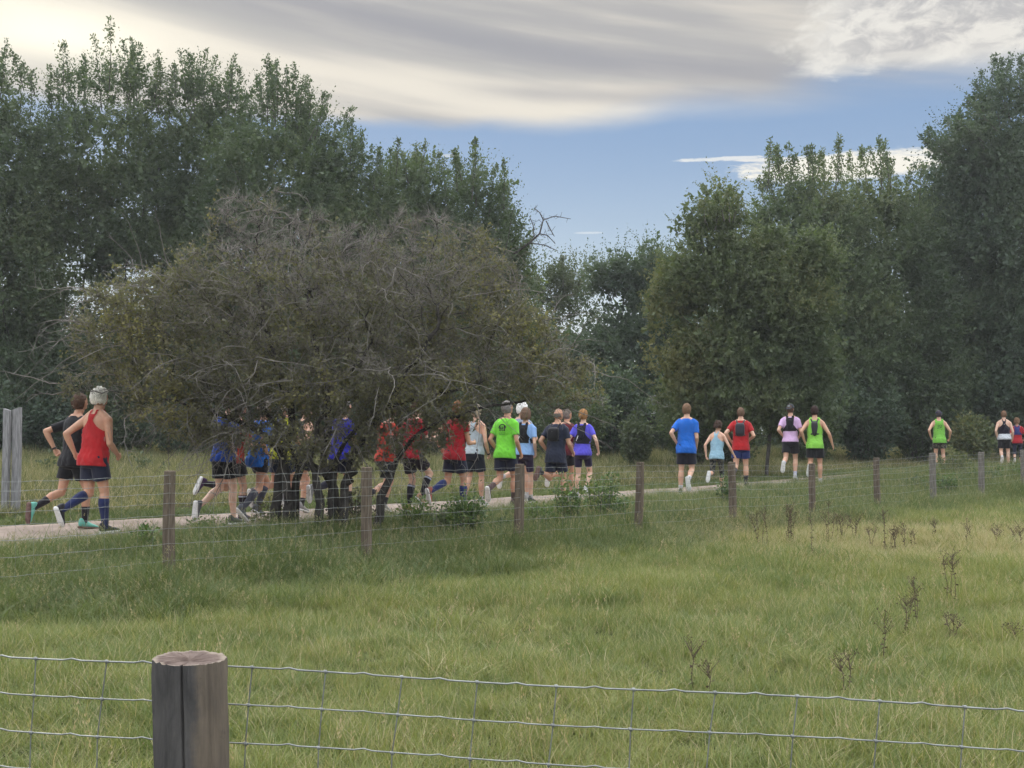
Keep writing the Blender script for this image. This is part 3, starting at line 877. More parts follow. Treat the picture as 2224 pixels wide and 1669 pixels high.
tree("hawthorn_tree", "rounded olive-brown tree with its trunk seen beyond the path, right of the gap", 1640, 31.0,
     [(1550, 495, 48, 66), (1610, 550, 60, 60), (1700, 530, 70, 70), (1768, 560, 48, 60), (1570, 620, 110, 90), (1680, 680, 120, 100), (1600, 770, 130, 90), (1480, 620, 50, 60), (1462, 700, 48, 60), (1500, 790, 66, 70), (1620, 870, 130, 55), (1745, 640, 55, 80), (1750, 790, 60, 90), (1440, 800, 40, 60), (1490, 880, 60, 60), (1720, 900, 70, 50), (1560, 420, 30, 40), (1500, 490, 30, 45)],
     L_OLIV, N(6800), leaf=0.088, lpb=15, slen=0.55, up=0.35, trunk_px=1663, tip=0.008, attr=800, step=0.32, inner=0.3, shell=0.5,
     tops=[(1555, 415, 70, 3, -4), (1520, 440, 60, 3, -10), (1490, 490, 50, 3, -20), (1600, 430, 50, 3, 4)], group=G_R, rscale=1.35)
tree("willow_tree", "tall tree with spiky crown in front of the small wispy cloud", 1750, 41,
     [(1695, 450, 58, 60), (1775, 425, 50, 60), (1750, 500, 120, 90), (1800, 640, 130, 130), (1830, 790, 130, 120), (1720, 860, 120, 80)], L_DARK, N(4200),
     tops=[(1680, 298, 90, 3, -10), (1705, 310, 90, 3, -4), (1780, 290, 110, 3, -4), (1812, 310, 90, 3, 10), (1740, 335, 70, 3, 4), (1655, 372, 60, 3, -20)], group=G_R)
tree("willow_tree", "tree with fine fan-like top between the wispy cloud and the tallest right-hand tree", 1910, 42,
     [(1890, 440, 58, 50), (1965, 465, 56, 50), (1920, 530, 120, 100), (1950, 680, 130, 120), (1960, 830, 140, 110)], L_DARK, N(3800),
     tops=[(1880, 308, 90, 3, -8), (1912, 302, 90, 3, 0), (1938, 320, 90, 3, 8), (1860, 335, 70, 2, -14), (1975, 350, 70, 3, 10)], group=G_R)
tree("willow_tree", "tallest dark tree on the right with long branches reaching left", 2140, 43,
     [(2195, 235, 62, 85), (2120, 330, 85, 80), (2180, 400, 110, 110), (2070, 400, 62, 90), (2150, 540, 130, 100), (2060, 560, 70, 120), (2200, 700, 110, 110), (2090, 720, 80, 100), (2150, 860, 130, 90), (2040, 870, 100, 70)], L_COOL, N(7200), leaf=0.12,
     tops=[(2160, 112, 110, 3, -8), (2185, 128, 100, 3, 4), (2215, 105, 120, 3, 4), (2122, 165, 90, 3, -22), (2088, 228, 60, 3, -44), (2030, 262, 50, 3, -48), (2015, 300, 50, 3, -40), (2140, 200, 80, 3, -10), (2060, 275, 60, 3, -30)], group=G_R, slen=1.0)
tree("willow_tree", "tree at the right edge of the picture, only its left fringe in view", 2330, 44,
     [(2300, 330, 85, 160), (2310, 600, 110, 200), (2300, 850, 110, 120)], L_COOL, N(2600), leaf=0.12, group=G_R, tops=[(2228, 160, 90, 2, -10)])

# ------------------------------------------------------------ far wood: one countless mass that closes the low gaps
def woodland():
    n = N(120000)
    X = rng.uniform(-56, 60, n); Yw = 52 + rng.random(n) * 18 + 0.1 * np.abs(X)
    g = ground(X, Yw)
    px = 1112 + FPX * X / Yw
    pz = np.interp(px, [-600, 60, 130, 200, 330, 420, 700, 1050, 1180, 1240, 1300, 1420, 1600, 2224, 3000],
                   [8.2, 8.0, 7.0, 6.2, 6.0, 7.2, 8.5, 9.0, 7.5, 6.3, 7.0, 9.0, 10.5, 11.0, 11.0])
    z = g + (pz - g) * rng.random(n) ** 1.15 + rng.normal(size=n) * 0.25
    P = np.stack([X, Yw, z], -1)
    D = rdir(n) + np.array([0, 0, 0.4])
    L = 0.26 + 0.26 * rng.random(n)
    V, F, T = leaves_np(P, D, L, L * 0.6, rng.random(n) * 0.8)
    o = link_mesh("far_woodland", mesh_np("far_woodland", V, F, False, {"tone": T}), L_COOL)
    tag(o, "dark mass of distant wood seen low between and behind the trees", "woodland", kind="stuff")
woodland()

# ------------------------------------------------------------ shrubs
def shrub(name, label, px, Y, top_py, halfw_px, nstem, nleaf, leaf, mat, cat="shrub", group=None, yaw=0, curve=0.5, spread=0.9, lift=0.0, woody=0.006, tip_only=0.0):
    x = (px - 1112) / FPX * Y; g = gz(x, Y); s = Y / FPX
    h = at(px, top_py, Y).z - g; w = halfw_px * s
    root = empty(name, (x, Y, g)); tag(root, label, cat, group)
    mb = MB(); P = []; D = []
    for i in range(nstem):
        an = rnd.uniform(0, 2 * math.pi); rr = math.sqrt(rnd.random()) * spread
        tgt = Vector((math.cos(an) * w * rr, math.sin(an) * w * rr * 0.8, h * rnd.uniform(0.55, 1.0) * (1 - 0.35 * rr * rr)))
        b = Vector((tgt.x * 0.25, tgt.y * 0.25, -0.03)); pts = []
        m = 7
        bend = Vector((rnd.uniform(-1, 1), rnd.uniform(-1, 1), 0)) * 0.05 * h
        for k in range(m + 1):
            f = k / m
            p = b.lerp(tgt, f); p.z = b.z + (tgt.z - b.z) * (f ** (1 - curve * 0.5 * rr)); p += bend * math.sin(f * 3.1)
            pts.append(p)
        mb.tube(pts, [woody * (1 - 0.75 * k / m) for k in range(m + 1)], 4, False)
        nl = nleaf // nstem
        for q in range(nl):
            f = rnd.uniform(tip_only, 1.0) ** 0.8; k = min(int(f * m), m - 1); p = pts[k].lerp(pts[k + 1], f * m - k)
            dd = Vector((rnd.gauss(0, 1), rnd.gauss(0, 1), rnd.gauss(0.3, 0.8))).normalized()
            P.append(p + dd * rnd.random() * leaf * 2.2); D.append(dd)
    n = len(P); lz = leaf * (0.6 + 0.8 * rng.random(n))
    V, F, T = leaves_np(np.array([tuple(p) for p in P]), np.array([tuple(d) for d in D]), lz, lz * 0.6, rng.random(n))
    link_mesh("leaves", mesh_np("leaves", V, F, False, {"tone": T}), mat, root)
    link_mesh("stems", mb.mesh("stems"), M_BARK, root)
    return root
# undergrowth at the wood's edge
G_U = "bushes along the foot of the wood"
for (px, Y, top, hw, ns, nl, mat, lab) in [
    (-10, 37, 850, 95, 40, 5200, L_COOL, "dark bush at the wood's foot behind the grey plank posts"),
    (110, 38, 900, 90, 40, 4200, L_COOL, "low dark bush at the wood's foot just right of the grey plank posts"),
    (270, 40, 880, 110, 40, 5200, L_DARK, "dark bush at the wood's foot right of the red singlet runner"),
    (420, 39, 890, 100, 40, 4600, L_COOL, "dark bush at the wood's foot seen behind the hawthorn's left skirt"),
    (600, 40, 860, 120, 40, 5000, L_COOL, "dark bush hidden behind the hawthorn's forked trunk"),
    (780, 39, 850, 120, 40, 5000, L_COOL, "dark bush behind the right half of the hawthorn"),
    (950, 38, 850, 110, 40, 5000, L_DARK, "dark bush behind the runners in dark red at the hawthorn's edge"),
    (1100, 38, 860, 90, 40, 4600, L_COOL, "dark bush behind the lime T-shirt runner"),
    (1230, 37, 850, 95, 44, 5200, L_DARK, "dark green bush behind the bald runner and the woman in purple"),
    (1330, 40, 800, 75, 40, 4600, L_COOL, "dark hollow bush below the slanting tree in the gap"),
    (1385, 33, 885, 42, 36, 2600, L_PALE, "pale green rounded shrub left of the blue T-shirt runner"),
    (1500, 34, 780, 70, 44, 5000, L_DARK, "green bush behind the blue T-shirt runner"),
    (1450, 44, 872, 46, 30, 2200, L_COOL, "thicket right in front of the shed"),
    (1590, 35, 850, 80, 44, 4600, L_OLIV, "olive bush behind the red T-shirt runner"),
    (1760, 38, 830, 90, 44, 5200, L_DARK, "dark bush behind the pink and lime pair of runners"),
    (1880, 39, 840, 80, 44, 5000, L_COOL, "dark bush left of the lone green singlet runner"),
    (2000, 41, 830, 90, 44, 5200, L_DARK, "dark bush behind the lone green singlet runner"),
    (2110, 38.5, 892, 52, 36, 3600, L_OLIV, "yellow-green bush right of the lone green singlet runner"),
    (2200, 45, 850, 85, 44, 4600, L_COOL, "dark bush at the right edge behind the last two runners")]:
    shrub("bush", lab, px, Y, top - (45 if hw > 60 else 0), hw * (1.3 if hw > 60 else 1), ns + 20 * (hw > 60), N(int(nl * 1.5)), 0.13 if Y > 36 else 0.10, mat, "bush", G_U, woody=0.012)
G_B = "rose and bramble shrubs along the netting fence"
for (px, Y, top, hw, ns, nl, lf, mat, lab, kw) in [
    (318, 11.9, 1122, 36, 14, 260, 0.05, L_SHR, "small leafy sprig at the path edge left of the first round post", {}),
    (900, 14.9, 1065, 52, 26, 1100, 0.045, L_SHR, "low bramble right of the hawthorn trunk", {}),
    (1012, 14.5, 1040, 52, 34, 2400, 0.045, L_SHR, "dense rose bush just left of the third round post", {}),
    (600, 14.7, 1075, 60, 22, 500, 0.045, M_DRYLEAF, "withered brown thicket at the hawthorn's left trunk foot", dict(tip_only=.2)),
    (760, 14.8, 1050, 75, 30, 700, 0.045, M_DRYLEAF, "withered thicket at the hawthorn's middle trunk foot", dict(tip_only=.2)),
    (455, 14.2, 1120, 50, 18, 500, 0.045, L_SHR, "low leafy tangle left of the hawthorn trunks", {}),
    (968, 14.9, 1085, 40, 20, 800, 0.045, L_OLIV, "low sprawling bramble with yellowing leaves", {}),
    (1172, 15.6, 1080, 40, 22, 900, 0.045, L_SHR, "low bramble just right of the third round post", {}),
    (1232, 16.2, 1020, 44, 16, 800, 0.05, L_SHR, "tall open rose with arching sprays right of the bald runner's legs", dict(tip_only=0.3)),
    (1300, 16.6, 985, 50, 16, 900, 0.05, L_SHR, "tallest rose sprays in front of the woman in purple's path side", dict(tip_only=0.3)),
    (1335, 17.0, 1055, 36, 20, 900, 0.045, L_SHR, "leafy bramble left of the fourth round post", {}),
    (1574, 20.3, 1005, 26, 12, 420, 0.05, L_SHR, "spindly sapling in front of the light-blue tank runner", dict(tip_only=0.25)),
    (1100, 14.6, 1120, 40, 18, 600, 0.04, L_OLIV, "low weedy tuft at the foot of the third round post", {}),
    (2045, 24.2, 1015, 42, 30, 1900, 0.055, L_SHR, "round leafy bramble right of the eighth round post", {}),
    (1985, 25.2, 1030, 45, 30, 1500, 0.055, L_DARK, "dark bramble between the seventh and eighth round posts", {}),
    (2120, 26.4, 1010, 50, 30, 1900, 0.055, L_DARK, "dark bramble behind the ninth round post", {}),
    (2190, 27.5, 1000, 40, 28, 1500, 0.055, L_SHR, "bramble at the feet of the last two runners", {}),
    (1880, 23.5, 1060, 40, 26, 900, 0.05, L_SHR, "low tangled bramble by the seventh round post", {}),
    (2070, 29.0, 960, 46, 24, 1300, 0.06, L_OLIV, "brownish scrub right of the lone green singlet runner's legs", {})]:
    shrub("bramble", lab, px, Y, top, hw, ns, N(nl), lf, mat, "shrub", G_B, **kw)

# ------------------------------------------------------------ the old hawthorn between fence and path
def hawthorn():
    Y = 14.2; bx = (712 - 1112) / FPX * Y; g = gz(bx, Y)
    O = Vector((bx, Y, g - 0.05))
    root = empty("hawthorn_tree", O)
    tag(root, "wide twiggy brown hawthorn with several dark trunks, in front of the runners", "tree")
    bl = px_blobs([(640, 690, 330, 230, 0, 1.0), (560, 500, 130, 95, 0, .8), (330, 720, 190, 150, -0.3, .7), (280, 850, 160, 70, -0.5, .8), (900, 640, 250, 190, 0.3, 1.0),
                   (1060, 740, 170, 140, 0.3, 1.0), (1200, 830, 130, 90, 0.0, 1.0), (760, 830, 330, 90, 0, 1.0), (420, 880, 150, 60, -.3, 1.1), (900, 890, 190, 60, 0.1, 1.1), (620, 950, 260, 48, 0, 1.9), (850, 955, 150, 40, 0, 1.4), (720, 995, 130, 45, 0, 1.3), (380, 920, 90, 26, 0, .6), (1010, 905, 60, 30, 0, .5)], Y, 0.62)
    nodes, par = [], []
    # forked trunks: (base px, lean) then colonise
    A, _, _ = in_blobs(bl, 7600)
    ax_ = 1112 + FPX * A[:, 0] / A[:, 1]; ay_ = 943 - FPX * (A[:, 2] - EYE) / A[:, 1]
    A = A[~((ax_ < 262) & (ax_ > 165) & (ay_ > 838)) & ~((ax_ < 170) & (ay_ > 905))]
    bases = [((0, 0.12), [(598, 1150), (600, 1060), (622, 985), (636, 900), (600, 800), (575, 690), (560, 600)]),
             ((0, -0.05), [(622, 1155), (626, 1070), (618, 1000), (560, 930), (450, 890), (330, 860)]),
             ((0, 0.30), [(644, 1150), (640, 1080), (650, 990), (560, 870), (430, 780), (330, 700)]),
             ((0, -0.25), [(690, 1160), (692, 1070), (672, 985), (700, 900), (760, 810), (820, 730)]),
             ((0, 0.10), [(718, 1160), (722, 1060), (738, 970), (810, 900), (890, 865), (980, 850), (1060, 830)]),
             ((0, -0.10), [(752, 1160), (744, 1075), (765, 990), (830, 900), (900, 790), (960, 700)]),
             ((0, 0.35), [(735, 1150), (728, 1080), (700, 1000), (720, 900), (690, 760), (660, 620)]),
             ((0, 0.05), [(812, 1150), (836, 1060), (872, 975), (950, 915), (1050, 885), (1190, 862)])]
    for bi, ((_, yo), pts) in enumerate(bases):
        prev = -1; P = [at(p[0], p[1], Y + yo + 0.25 * math.sin(i * 1.3 + bi) * (i > 1)) for i, p in enumerate(pts)]
        P[0].z = g - 0.1
        for i in range(len(P) - 1):
            m = max(2, int((P[i + 1] - P[i]).length / 0.12))
            for k in range(m):
                if i and k == 0: continue
                q = P[i].lerp(P[i + 1], k / m) + Vector((rnd.gauss(0, .015), rnd.gauss(0, .015), rnd.gauss(0, .01)))
                nodes.append(q); par.append(prev); prev = len(nodes) - 1
    alive = np.ones(len(A), bool); step = 0.115
    Av = [Vector(a) for a in A]
    for it in range(90):
        kd = KDTree(len(nodes))
        for i, p in enumerate(nodes): kd.insert(p, i)
        kd.balance(); acc = {}
        for j, a in enumerate(Av):
            if not alive[j]: continue
            co, i, d = kd.find(a)
            if d < 0.20: alive[j] = False; continue
            if d < 1.1: acc.setdefault(i, []).append((a - co).normalized())
        new = 0
        for i, ds in acc.items():
            d = Vector((0, 0, 0.05))
            for q in ds: d += q / len(ds)
            d += Vector((rnd.uniform(-1, 1), rnd.uniform(-1, 1), rnd.uniform(-1, 1))) * 0.45
            if d.length < 0.05: continue
            p = nodes[i] + d.normalized() * step
            if kd.find(p)[2] < step * 0.4: continue
            nodes.append(p); par.append(i); new += 1
        if not new: break
    r, ch = radii(nodes, par, 0.0028, 2.25)
    r = [min(v * (1 + 1.7 * min(1, v / 0.044)), 0.105) for v in r]
    for i in range(len(nodes)):
        if nodes[i].z < g + 0.9: r[i] = min(0.10, max(r[i], 0.04) * (1.2 + 0.5 * (g + 0.9 - nodes[i].z)))
    mb = MB(); limbs_mesh(mb, [p - O for p in nodes], par, r, ch)
    link_mesh("trunk", mb.mesh("trunk"), mat_rough("hawthorn bark", (0.022, 0.020, 0.018), (0.065, 0.058, 0.05), 9, 0.95, 0.8, (2, 2, 1)), root)
    # thorny twigs
    thin = [i for i in range(len(nodes)) if r[i] < 0.012 and nodes[i].z > g + 0.5]
    k = 38000; idx = rng.choice(thin, k)
    NP = np.array([tuple(nodes[i]) for i in range(len(nodes))])
    Aa = NP[idx] + rng.normal(size=(k, 3)) * 0.02
    par_np = np.array(par)
    dirp = unit(NP[idx] - NP[np.maximum(par_np[idx], 0)])
    dirs = unit(dirp * 0.7 + rdir(k) * 0.9 + np.array([0, 0, 0.08]))
    Ln = 0.08 + 0.26 * rng.random(k) ** 1.5
    Bb = Aa + dirs * Ln[:, None]
    V, F = stem_mesh((Aa - np.array(O), Bb - np.array(O)), 0.0024)
    # long arching whips that stand out of the crown
    wm = MB(); outer = [i for i in thin if r[i] < 0.006]
    for q_ in range(800):
        i = rnd.choice(outer if q_ % 3 else thin); p = nodes[i] - O; pp = nodes[i] - nodes[max(par[i], 0)]
        cen = (nodes[i] - Vector(at(690, 860, Y))); d = (pp.normalized() * .5 + cen.normalized() * .8 + Vector((rnd.gauss(0, .55), rnd.gauss(0, .55), rnd.gauss(-.1, .4)))).normalized()
        if nodes[i].z > g + 3.3 and (q_ % 3 or d.z > .5): d = Vector((d.x * 1.3, d.y, -abs(d.z) * .3)).normalized()
        L = rnd.uniform(.35, 1.15) * (.6 if nodes[i].z > g + 3.3 else 1); pts = [p]; m = 9
        for k_ in range(m):
            d = (d + Vector((rnd.gauss(0, .22), rnd.gauss(0, .22), rnd.gauss(-.07, .16)))).normalized(); pts.append(pts[-1] + d * L / m)
            if rnd.random() < .55:
                sd_ = (d + Vector((rnd.gauss(0, 1), rnd.gauss(0, 1), rnd.gauss(0, 1)))).normalized() * rnd.uniform(.05, .22)
                wm.tube([pts[-1], pts[-1] + sd_], [.0035, .0012], 3, False)
        ax0 = 1112 + FPX * (pts[-1].x + O.x) / (pts[-1].y + O.y); ay0 = 943 - FPX * (pts[-1].z + O.z - EYE) / (pts[-1].y + O.y)
        if 150 < ax0 < 270 and ay0 > 820: continue
        if ay0 < 430 and q_ % 2: continue
        wm.tube(pts, [.0065 * (1 - .75 * k_ / m) for k_ in range(m + 1)], 4, False)
    link_mesh("whips", wm.mesh("whips"), mat_rough("grey whip bark", (0.12, 0.11, 0.096), (0.27, 0.25, 0.22), 4, 0.9, 0.0), root)
    link_mesh("twigs", mesh_np("twigs", V, F), mat_rough("hawthorn twig", (0.12, 0.108, 0.092), (0.26, 0.24, 0.208), 3, 0.9, 0.0), root)
    # sparse leaves, denser and yellower low and at the sides
    n = N(105000); ti = rng.integers(0, k, n); f = rng.random(n)
    P = Aa[ti] + (Bb[ti] - Aa[ti]) * f[:, None] + rng.normal(size=(n, 3)) * 0.015
    px = 1112 + FPX * P[:, 0] / P[:, 1]; py = 943 - FPX * (P[:, 2] - EYE) / P[:, 1]
    cl = np.array([noise.noise(Vector(p) * 1.9) for p in P[::1]]) if n < 200000 else np.zeros(n)
    dens = 0.62 + 0.45 * sstep(np.abs(px - 700), 150, 480) + 0.35 * sstep(py, 700, 900) + cl * 0.9 - 0.45 * sstep(-py, -620, -480)
    dens = dens - 0.22 * (1 - sstep(np.abs(px - 780), 250, 450)) * (1 - sstep(py, 760, 880))
    keep = (rng.random(n) < dens) & ~((px > 172) & (px < 262) & (py > 838) & (rng.random(n) < 0.93)) & ~((px > 1035) & (px < 1300) & (py > 872) & (rng.random(n) < 0.9)) & ~((px < 290) & (py > 915)) & ~((px > 435) & (px < 545) & (py > 962) & (rng.random(n) < .85)) & ~((px > 552) & (px < 605) & (py > 975) & (rng.random(n) < .8)) & ~((px > 700) & (px < 762) & (py > 905) & (py < 965) & (rng.random(n) < .6))
    P = P[keep]; cl = cl[keep]; px = px[keep]; py = py[keep]; n = len(P)
    tone = np.clip(rng.random(n) * 0.6 + 0.35 * sstep(np.abs(px - 700), 200, 480) + cl * 0.5 + 0.12 * sstep(py, 700, 900), 0, 1)
    lz = 0.030 + 0.022 * rng.random(n)
    V, F, T = leaves_np(P - np.array(O), rdir(n), lz, lz * 0.75, tone)
    link_mesh("crown", mesh_np("crown", V, F, False, {"tone": T}), L_HAW, root)
hawthorn()
# ------------------------------------------------------------ people
def mat_skin(c):
    k = "skin %.2f %.2f %.2f" % c
    if k in MATS: return MATS[k]
    m, t, b = new_mat(k); tcn = t.n('ShaderNodeTexCoord')
    n1 = t.noise(tcn.outputs['Object'], 9, 4, 0.6); n2 = t.noise(tcn.outputs['Object'], 45, 4, 0.6)
    col = t.mix(t.sm(n1, 0.35, 0.68) * 0.55, c, (c[0] * 0.86, c[1] * 0.62, c[2] * 0.55))
    col = t.mix(t.sm(n2, 0.45, 0.7) * 0.25, col, (c[0] * 1.12, c[1] * 1.12, c[2] * 1.1))
    t.put(b.inputs['Base Color'], col); b.inputs['Roughness'].default_value = 0.5
    b.inputs['Subsurface Weight'].default_value = 0.06; b.inputs['Subsurface Radius'].default_value = (0.02, 0.008, 0.004)
    MATS[k] = m; return m
def mat_cloth(c, rough=0.85, kind=""):
    k = "cloth %s %.3f %.3f %.3f" % ((kind,) + tuple(c))
    if k in MATS: return MATS[k]
    m, t, b = new_mat(k); tcn = t.n('ShaderNodeTexCoord')
    n1 = t.noise(tcn.outputs['Object'], 5, 4, 0.6); n2 = t.noise(tcn.outputs['Object'], 160, 3, 0.6)
    col = t.mix(t.sm(n1, 0.3, 0.7), tuple(v * 0.86 for v in c), tuple(min(1, v * 1.08) for v in c))
    if kind == "camo":
        n3 = t.noise(tcn.outputs['Object'], 22, 3, 0.6)
        col = t.mix(t.sm(n3, 0.48, 0.52), col, (0.16, 0.15, 0.11))
    if kind == "marl":
        n3 = t.noise(tcn.outputs['Object'], 40, 5, 0.7)
        col = t.mix(t.sm(n3, 0.52, 0.64) * 0.45, col, tuple(v * 0.55 for v in c))
    t.put(b.inputs['Base Color'], t.mix(1.0, col, (.8, .8, .8), 'MULTIPLY')); b.inputs['Roughness'].default_value = rough
    b.inputs['Sheen Weight'].default_value = 0.15; b.inputs['Specular IOR Level'].default_value = 0.25
    bp = t.n('ShaderNodeBump'); bp.inputs['Strength'].default_value = 0.5; bp.inputs['Distance'].default_value = 0.004
    t.put(bp.inputs['Height'], n2 * 0.3 + n1); t.link(bp.outputs[0], b.inputs['Normal'])
    MATS[k] = m; return m
def mat_hair(c):
    k = "hair %.3f %.3f %.3f" % c
    if k in MATS: return MATS[k]
    m, t, b = new_mat(k); tcn = t.n('ShaderNodeTexCoord'); mp = t.n('ShaderNodeMapping')
    t.link(tcn.outputs['Object'], mp.inputs[0]); mp.inputs['Scale'].default_value = (60, 60, 12)
    n1 = t.noise(mp.outputs[0], 1.6, 4, 0.6)
    t.put(b.inputs['Base Color'], t.mix(t.sm(n1, 0.3, 0.7), tuple(v * 0.6 for v in c), tuple(min(1, v * 1.1) for v in c)))
    b.inputs['Roughness'].default_value = 0.75; b.inputs['Specular IOR Level'].default_value = 0.2
    bp = t.n('ShaderNodeBump'); bp.inputs['Strength'].default_value = 0.5; bp.inputs['Distance'].default_value = 0.006
    t.put(bp.inputs['Height'], n1); t.link(bp.outputs[0], b.inputs['Normal'])
    MATS[k] = m; return m
M_EYE = mat_rough("eye", (0.02, 0.015, 0.012), (0.05, 0.03, 0.02), 30, 0.2, 0.0)
M_LIP = mat_rough("lip", (0.30, 0.12, 0.10), (0.36, 0.15, 0.12), 30, 0.5, 0.0)
M_RUB = mat_rough("white sole foam", (0.62, 0.62, 0.60), (0.78, 0.78, 0.75), 30, 0.6, 0.1)
M_RUBD = mat_rough("brown sole rubber", (0.10, 0.06, 0.05), (0.17, 0.10, 0.085), 30, 0.8, 0.2)
M_INK = mat_rough("black print", (0.012, 0.012, 0.012), (0.022, 0.024, 0.02), 20, 0.7, 0.0)
M_INKG = mat_rough("faded green print", (0.03, 0.14, 0.03), (0.05, 0.22, 0.04), 20, 0.7, 0.0)
M_WHT = mat_rough("white strap", (0.6, 0.6, 0.6), (0.75, 0.75, 0.76), 20, 0.6, 0.0)
M_GLS = mat_rough("dark spectacle frame", (0.02, 0.02, 0.02), (0.04, 0.04, 0.04), 20, 0.3, 0.0)

def remesh(mb, voxel, smooth=3, name="m"):
    me = mb.mesh(name)
    o = bpy.data.objects.new("tmp", me); COL.objects.link(o)
    md = o.modifiers.new("r", 'REMESH'); md.mode = 'VOXEL'; md.voxel_size = voxel
    if smooth:
        s = o.modifiers.new("s", 'SMOOTH'); s.factor = 0.5; s.iterations = smooth
    dg = bpy.context.evaluated_depsgraph_get()
    out = bpy.data.meshes.new_from_object(o.evaluated_get(dg))
    bpy.data.objects.remove(o); bpy.data.meshes.remove(me)
    out.polygons.foreach_set("use_smooth", [True] * len(out.polygons))
    return out
def cut(me, keep, solid=0.0):
    """drop the vertices for which keep(co) is false"""
    bm = bmesh.new(); bm.from_mesh(me)
    dead = [v for v in bm.verts if not keep(v.co)]
    bmesh.ops.delete(bm, geom=dead, context='VERTS')
    loose = [v for v in bm.verts if not v.link_faces]
    bmesh.ops.delete(bm, geom=loose, context='VERTS')
    for it in range(2):      # relax the cut edge
        bv = [v for v in bm.verts if v.is_boundary]
        new = []
        for v in bv:
            nb = [e.other_vert(v) for e in v.link_edges if e.is_boundary]
            if nb: new.append((v, (v.co + sum((q.co for q in nb), Vector())) / (len(nb) + 1)))
        for v, c in new: v.co = c
    bm.to_mesh(me); bm.free(); return me
def xform(me, M): me.transform(M); return me
def lerp(a, b, t): return a + (b - a) * max(0.0, min(1.0, t))
TORSO = [(-.13, 0, -.005, .120, .085), (-.08, 0, -.01, .158, .110), (-.01, 0, -.015, .166, .118), (.06, 0, -.005, .160, .110), (.12, 0, 0, .148, .100), (.20, 0, 0, .142, .096), (.30, 0, 0, .155, .104),
         (.40, 0, -.002, .170, .110), (.465, 0, -.008, .170, .104), (.515, 0, -.014, .140, .086), (.545, 0, -.014, .098, .070), (.57, 0, -.010, .066, .060), (.61, 0, .004, .056, .057), (.66, 0, .018, .056, .060)]
def torso_secs(inf, z0, z1, female=False, flare=0.0):
    zs = [s[0] for s in TORSO]; out = []
    def ev(z):
        for a, b in zip(TORSO, TORSO[1:]):
            if a[0] <= z <= b[0]:
                f = (z - a[0]) / (b[0] - a[0]); return [a[i] + (b[i] - a[i]) * f for i in range(5)]
        return list(TORSO[-1] if z > 0 else TORSO[0])
    pts = sorted(set([z0, z1] + [z for z in zs if z0 < z < z1]))
    for z in pts:
        s = ev(z); s[0] = z
        if female:
            if 0.1 < z < 0.3: s[3] *= 0.92
            if z > 0.38: s[3] *= 0.94; s[4] *= 0.95
            if z < 0.05: s[3] *= 1.03
        e = inf + flare * max(0, (0.25 - z)) * 0.5
        s[3] += e; s[4] += e; out.append(tuple(s))
    return out
def arm_pts(side, a, b, e, inn=0.35, upper=0.285, fore=0.25):
    a, b, e = R(a), R(b), R(e)
    S = Vector((side * 0.172, -0.012, 0.470))
    d = Vector((side * math.sin(b), math.sin(a) * math.cos(b), -math.cos(a) * math.cos(b)))
    p = Vector((-side * inn, math.cos(a), math.sin(a)))
    p = (p - d * p.dot(d)).normalized()
    f = (d * math.cos(e) + p * math.sin(e)).normalized()
    El = S + d * upper; W = El + f * fore
    return S, El, W, d, f, p
